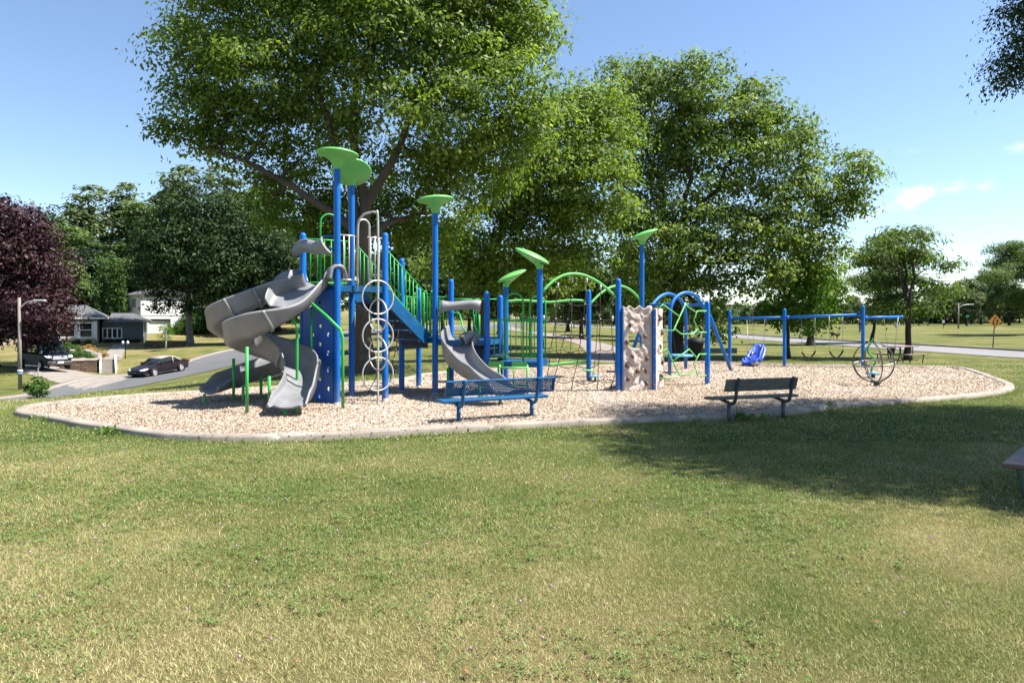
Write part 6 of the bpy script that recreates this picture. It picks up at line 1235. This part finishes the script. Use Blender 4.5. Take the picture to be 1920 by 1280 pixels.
def shrub(name, label, pos, r, leaf, seed, sy=.9, ls=.11, dens=.95, group=None, cat='shrub'):
    t = thing(name, label, cat, pos, group=group); g_ = np.random.default_rng(seed); lb = [(pos.x, pos.y, pos.z + r * .75, r, r, r * sy)] + [(pos.x + g_.normal() * r * .5, pos.y + g_.normal() * r * .5, pos.z + r * g_.uniform(.4, 1.1), r * .5, r * .5, r * .45) for _ in range(5)]
    V_, C_ = leafcloud(lb, dens, ls, seed, clump=r * .14, per=12); mesh_np('foliage', V_, np.arange(len(V_)).reshape(-1, 4), leaf, t, {'rnd': ('FACE', C_)})
    mb = MB(); mb.tube([(pos.x, pos.y, pos.z - .1), (pos.x, pos.y, pos.z + r * .8)], r * .12, 6); mb.build('stem', M['bark_dark'], t); return t
for i, (px, py, r, lf, lb) in enumerate([(118, 655, .62, 'leaf_yew', 'green ball shrub nearest the maple on the upper terrace'), (140, 660, .58, 'leaf_yew', 'green ball shrub in the middle of the upper terrace'), (165, 662, .62, 'leaf_gold', 'half golden shrub on the upper terrace'), (184, 666, .45, 'leaf_gold', 'golden shrub nearest the garden walk'), (121, 674, .72, 'leaf_yew', 'green shrub just above the van bonnet'), (111, 670, .45, 'leaf_gold', 'small golden shrub left on the lower terrace'), (146, 675, .78, 'leaf_yew', 'largest green shrub in the middle of the pebble bed'), (170, 679, .66, 'leaf_yew', 'green shrub beside the garden steps')]):
    D = 58.5 if py > 668 else 62.5; c = P(px, py, D); shrub('ball_shrub', lb, Vector((c.x, c.y, c.z - .35)), r * 1.05, M[lf], 60 + i)
for i, (px, D, r, lb) in enumerate([(342, 92, 1.5, 'rounded green hedge shrub left of the maple trunk by the white house'), (372, 94, 2.2, 'tall green hedge shrub right of the maple trunk')]): c = P(px, 625 if i == 0 else 615, D); shrub('hedge_shrub', lb, Vector((c.x, c.y, c.z - .8)), r, M['leaf_yew'], 80 + i, ls=.25)
shrub('small_fir', 'small bushy fir on the verge in front of the street', P(69, 741, 30), .44, M['leaf_yew'], 84, 1.1, .12, .75)
for px, w_, top, lb in [(189, 8, 488, 'leftmost of the three column arborvitae behind the grey house'), (211.5, 8.5, 482, 'middle and widest of the three column arborvitae'), (227, 6.5, 495, 'rightmost slim arborvitae next to the white house')]:
    b = onray(px, 82); h = EYE - (top - 600) / F * 82 - b.z; r = w_ / F * 82; t = thing('arborvitae', lb, 'conifer', b); lb_ = [(b.x, b.y, b.z + h * (k + .5) / 12, r * (1.0 - .75 * max(0, (k - 7) / 5)), r * (1 - .75 * max(0, (k - 7) / 5)), h / 14) for k in range(12)]
    V_, C_ = leafcloud(lb_, 1.3, .28, int(px), clump=.22, per=14, updown=.3); mesh_np('crown', V_, np.arange(len(V_)).reshape(-1, 4), M['leaf_yew'], t, {'rnd': ('FACE', C_)}); mb = MB(); mb.tube([(b.x, b.y, b.z - .1), (b.x, b.y, b.z + h * .8)], .12, 7); mb.build('trunk', M['bark_dark'], t)
b = base(311, 657, 66); t = thing('sapling', 'thin sapling with a few leaves on the bank above the parked car', 'tree', b); mb = MB(); mb.tube([b - Vector((0, 0, .1)), b + Vector((.03, 0, 2.2))], [.09, .04], 7)
for k in range(6): aa = k * 1.05; mb.tube([b + Vector((.02, 0, 1.0 + k * .18)), b + Vector((.55 * math.cos(aa), .55 * math.sin(aa), 1.5 + k * .2))], .015, 4)
mb.build('trunk', M['white'], t); V_, C_ = leafcloud([(b.x, b.y, b.z + 1.7, .75, .75, .7), (b.x + .2, b.y, b.z + 2.3, .35, .35, .4)], .35, .14, 91, clump=.2, per=10); mesh_np('crown', V_, np.arange(len(V_)).reshape(-1, 4), M['leaf_bright'], t, {'rnd': ('FACE', C_)})
b = base(235, 668, 62); t = thing('garden_lamp', 'black garden lamp post with two pale lanterns beside the walk', 'lamp post', b); hh = (668 - 638) / F * 62; mb = MB(); mb.tube([(0, 0, -.1), (0, 0, hh)], .04, 8); mb.tube([(-.2, 0, hh - .1), (-.1, 0, hh + .06), (0, 0, hh - .06), (.1, 0, hh + .06), (.2, 0, hh - .1)], .022, 6); mb.build('post', M['black'], t, local=True)
for sx in (-1, 1): mb = MB(); mb.lathe([(.03, 0), (.1, .05), (.12, .2), (.05, .27), (0, .3)], (sx * .22, 0, hh - .12), 8); mb.build('lantern', M['lampglass'], t, local=True)
b = base(70, 706, 47); t = thing('thin_stake', 'slim pale stake standing in the grass by the driveway', 'stake', base(71, 710, 47)); mb = MB(); mb.tube([(0, 0, -.1), (.02, 0, 1.15)], .035, 6); mb.lathe([(.035, 1.13), (.045, 1.16), (.0, 1.2)], (.02, 0, 0), 6); mb.build('shaft', M['bark_pale'], t, local=True)
# low planting along the grey house
for i, (xl, yl, lf) in enumerate([(-3.2, -.5, 'leaf_yew'), (-2.0, -.55, 'leaf_dark'), (-1.0, -.5, 'leaf_bright'), (.8, .8, 'leaf_dark'), (1.7, .8, 'leaf_dark'), (2.6, .8, 'leaf_dark'), (3.5, .85, 'leaf_dark')]):
    q = WM[H.name] @ Vector((xl, yl, 0)); lab = ['trailing green shrub under the picture window', 'dark shrub between the two left house windows', 'bright leafy shrub at the corner of the stone base', 'dark shrub under the left end of the four pane window', 'dark shrub under the right end of the four pane window', 'dark shrub before the windowless slate wing wall', 'dark shrub at the downspout of the slate wing'][i]
    shrub('border_shrub', lab, Vector((q.x, q.y, q.z - .1)), .38, M[lf], 95 + i, .8, .12)
# ---------------------------------------------------------------- vehicles
def vehicle(name, label, cat, pos, rz, pitch, L_, prof_low, cab, W_, paint, wheels, wr, roofmat, details):
    """local: x along the length, nose at -x; y across; prof_low: list (x, z) side outline of the lower body; cab: (x, z, halfwidth) loop of the greenhouse"""
    t = thing(name, label, cat, pos, rot=None); q = Matrix.Rotation(rz, 3, 'Z') @ Matrix.Rotation(pitch, 3, 'Y'); t.rotation_euler = q.to_euler(); WM[t.name] = Matrix.Translation(Vector(pos)) @ q.to_4x4()
    mb = MB(); n = len(prof_low); rows = [(1.0, 0), (.985, .0), (.0, 0)]
    sec = [(-1, .93), (-.97, 1.0), (0, 1.02), (.97, 1.0), (1, .93)]
    vs = []; ny = 7
    for j in range(ny):
        v = -1 + 2 * j / (ny - 1)
        for (x, z) in prof_low:
            zz__ = z; yy = v * W_ / 2
            tuck = 1 - .10 * max(0, (.45 - z)) - .07 * max(0, (z - .62)); nosef = 1 - .16 * max(0, (abs(x) / (L_ / 2) - .78) / .22) ** 2
            edge = abs(v) ** 6; vs.append((x * (1 - .035 * v * v * (abs(x) / (L_ / 2)) ** 3), yy * tuck * nosef, zz__ - (.05 * edge if z > .6 else 0)))
    fs = []
    for j in range(ny - 1):
        for i in range(n): fs.append((j * n + i, j * n + (i + 1) % n, (j + 1) * n + (i + 1) % n, (j + 1) * n + i))
    fs += [tuple(range(n))[::-1], tuple((ny - 1) * n + i for i in range(n))]; mb.add(vs, fs, False); body = mb.build('body', paint, t, local=True)
    for x in wheels:
        for sy in (-1, 1):
            y = sy * (W_ / 2 - .09); wm = MB(); Rm = Matrix.Rotation(R(90), 3, 'X')
            am_ = MB(); am_.lathe([(0, 0), (wr + .07, 0), (wr + .07, .012), (0, .012)], (x, sy * (W_ / 2 * .985) + .006, wr), 24, M=Rm); am_.build('wheel_arch', M['black'], t, local=True)
            wm.lathe([(wr * .6, -.11), (wr * .92, -.11), (wr, -.08), (wr, .08), (wr * .92, .11), (wr * .6, .11), (wr * .6, -.11)], (x, y, wr), 26, M=Rm); w_ = wm.build('wheel', M['black'], t, local=True)
            rm = MB(); rm.lathe([(0, .02), (wr * .18, .03), (wr * .5, .015), (wr * .6, .04), (wr * .62, .0)], (x, y + sy * .09, wr), 26, M=Matrix.Rotation(R(-90 * sy), 3, 'X')); rm.build('rim', M['rim'], w_, local=True)
            hb_ = MB()
            for k in range(8): aa = k * math.pi / 4; hb_.lathe([(0, 0), (wr * .075, 0), (wr * .075, .004), (0, .004)], (x + math.cos(aa) * wr * .36, y + sy * .125, wr + math.sin(aa) * wr * .36), 8, M=Rm)
            hb_.build('rim_openings', M['black'], w_, local=True)
    for nm, fn, mm in details:
        mb = MB(); fn(mb); mb.build(nm, mm, t, local=True)
    return t
def loft(mb, st):
    """stations (x, half width bottom, z bottom, half width top, z top)"""
    vs = []
    for (x, wb, zb, wt, zt) in st: vs += [(x, -wb, zb), (x, -wt, zt), (x, wt, zt), (x, wb, zb)]
    fs = []
    for i in range(len(st) - 1):
        a = i * 4; fs += [(a, a + 1, a + 5, a + 4), (a + 1, a + 2, a + 6, a + 5), (a + 2, a + 3, a + 7, a + 6), (a + 3, a, a + 4, a + 7)]
    fs += [(3, 2, 1, 0), tuple((len(st) - 1) * 4 + k for k in range(4))]; mb.add(vs, fs, True)
# plum convertible with soft top
cp = P(299, 697, 54.0); rd = Vector((RD.x, RD.y, .077)).normalized()
car_prof = [(-2.42, .30), (-2.46, .45), (-2.40, .60), (-2.15, .70), (-1.55, .80), (-.95, .875), (-.5, .89), (1.35, .90), (1.75, .935), (2.2, .93), (2.42, .85), (2.46, .60), (2.40, .36), (2.25, .24), (-2.2, .2)]
def car_details():
    d = []
    d.append(('windows', lambda mb: loft(mb, [(-1.02, .74, .85, .73, .862), (-.28, .77, .86, .60, 1.27), (.0, .77, .86, .58, 1.335), (.95, .77, .87, .575, 1.31), (1.42, .74, .87, .60, 1.05)]), M['glass']))
    d.append(('soft_top', lambda mb: loft(mb, [(-.32, .625, 1.235, .61, 1.29), (.0, .605, 1.30, .585, 1.36), (.5, .60, 1.315, .58, 1.375), (.98, .625, 1.22, .575, 1.335), (1.30, .72, 1.0, .64, 1.16), (1.72, .73, .90, .68, .965)]), M['softtop']))
    d.append(('pillar', lambda mb: [mb.tube([(-1.05, sy * .755, .85), (-.30, sy * .63, 1.285)], .03, 6) for sy in (-1, 1)], M['car_plum']))
    d.append(('pillar', lambda mb: [mb.tube([(.62, sy * .79, .86), (.80, sy * .605, 1.31)], .05, 6) for sy in (-1, 1)], M['softtop']))
    for sy in (-1, 1):
        d.append(('headlight', lambda mb, sy=sy: mb.extrude([(-2.43, sy * .42, .56), (-2.34, sy * .74, .58), (-2.02, sy * .86, .67), (-2.06, sy * .80, .74), (-2.28, sy * .58, .68), (-2.41, sy * .42, .65)], (-.02, sy * .015, .02)), M['lampglass']))
        d.append(('tail_light', lambda mb, sy=sy: mb.box((2.42, sy * .62, .76), (.08, .42, .15), bev=.02), M['red']))
        d.append(('wing_mirror', lambda mb, sy=sy: mb.box((-.72, sy * .95, .96), (.14, .22, .14), bev=.04), M['car_plum']))
        d.append(('door_handle', lambda mb, sy=sy: mb.box((.55, sy * .915, .74), (.2, .04, .04), bev=.01), M['car_plum']))
        d.append(('side_moulding', lambda mb, sy=sy: mb.box((.1, sy * .925, .52), (2.2, .02, .05)), M['black']))
    d.append(('grille', lambda mb: mb.box((-2.45, 0, .58), (.05, .62, .1), bev=.02), M['black'])); d.append(('bumper_intake', lambda mb: mb.box((-2.455, 0, .36), (.05, 1.1, .14), bev=.03), M['black'])); d.append(('number_plate', lambda mb: mb.box((-2.475, 0, .47), (.02, .32, .1)), M['gun']))
    return d
vehicle('parked_car', 'dark plum convertible with a beige soft top parked uphill along the far kerb', 'car', Vector((cp.x, cp.y, z1(cp.x, cp.y) + .03)), math.atan2(rd.y, rd.x), -math.asin(rd.z), 4.9, car_prof, None, 1.86, M['car_plum'], (-1.48, 1.36), .325, None, car_details())
vp = P(76, 692, 53.0); vz = z1(vp.x, vp.y) + .05
van_prof = [(-2.72, .38), (-2.76, .62), (-2.72, .95), (-2.45, 1.12), (-1.95, 1.24), (2.6, 1.24), (2.66, .9), (2.62, .4), (2.5, .28), (-2.5, .28)]
def van_details():
    d = []
    d.append(('upper_body', lambda mb: loft(mb, [(-1.25, .86, 1.22, .74, 1.95), (-.75, .89, 1.22, .80, 2.19), (.2, .90, 1.22, .82, 2.26), (2.4, .90, 1.22, .82, 2.25), (2.62, .89, 1.22, .80, 2.18)]), M['car_navy']))
    d.append(('windscreen', lambda mb: mb.add([(-2.03, -.80, 1.25), (-2.03, .80, 1.25), (-1.10, .74, 2.04), (-1.10, -.74, 2.04), (-1.2, -.84, 1.24), (-1.2, .84, 1.24)], [(0, 1, 2, 3), (0, 3, 4), (1, 5, 2), (0, 4, 5, 1), (3, 2, 5, 4)]), M['glass']))
    for sy in (-1, 1):
        d.append(('side_window', lambda mb, sy=sy: mb.extrude([(-1.15, sy * .895, 1.3), (-.2, sy * .905, 1.3), (-.2, sy * .865, 1.85), (-.85, sy * .86, 1.85)], (0, sy * .012, 0)), M['glass'])); d.append(('side_window', lambda mb, sy=sy: mb.extrude([(-.05, sy * .908, 1.3), (1.1, sy * .908, 1.3), (1.1, sy * .868, 1.85), (-.05, sy * .868, 1.85)], (0, sy * .012, 0)), M['glass']))
        d.append(('headlight', lambda mb, sy=sy: mb.extrude([(-2.76, sy * .58, .88), (-2.70, sy * .88, .90), (-2.42, sy * .95, 1.06), (-2.50, sy * .72, 1.08), (-2.72, sy * .56, 1.0)], (-.03, sy * .01, .02)), M['lampglass'])); d.append(('wing_mirror', lambda mb, sy=sy: mb.box((-1.45, sy * 1.08, 1.42), (.14, .24, .3), bev=.05), M['black']))
    d.append(('grille', lambda mb: [mb.box((-2.755, 0, .80 + .07 * k), (.06, 1.05 - .03 * k, .045), bev=.01) for k in range(4)], M['alu'])); d.append(('bumper', lambda mb: mb.box((-2.74, 0, .5), (.14, 1.72, .3), bev=.06), M['gun'])); d.append(('number_plate', lambda mb: mb.box((-2.825, 0, .56), (.02, .42, .17)), M['white']))
    return d
vehicle('parked_van', 'dark navy passenger van parked in the driveway under the purple maple', 'van', Vector((vp.x, vp.y + .4, vz)), R(146), 0, 5.5, van_prof, None, 1.98, M['car_navy'], (-1.75, 1.65), .36, None, van_details())
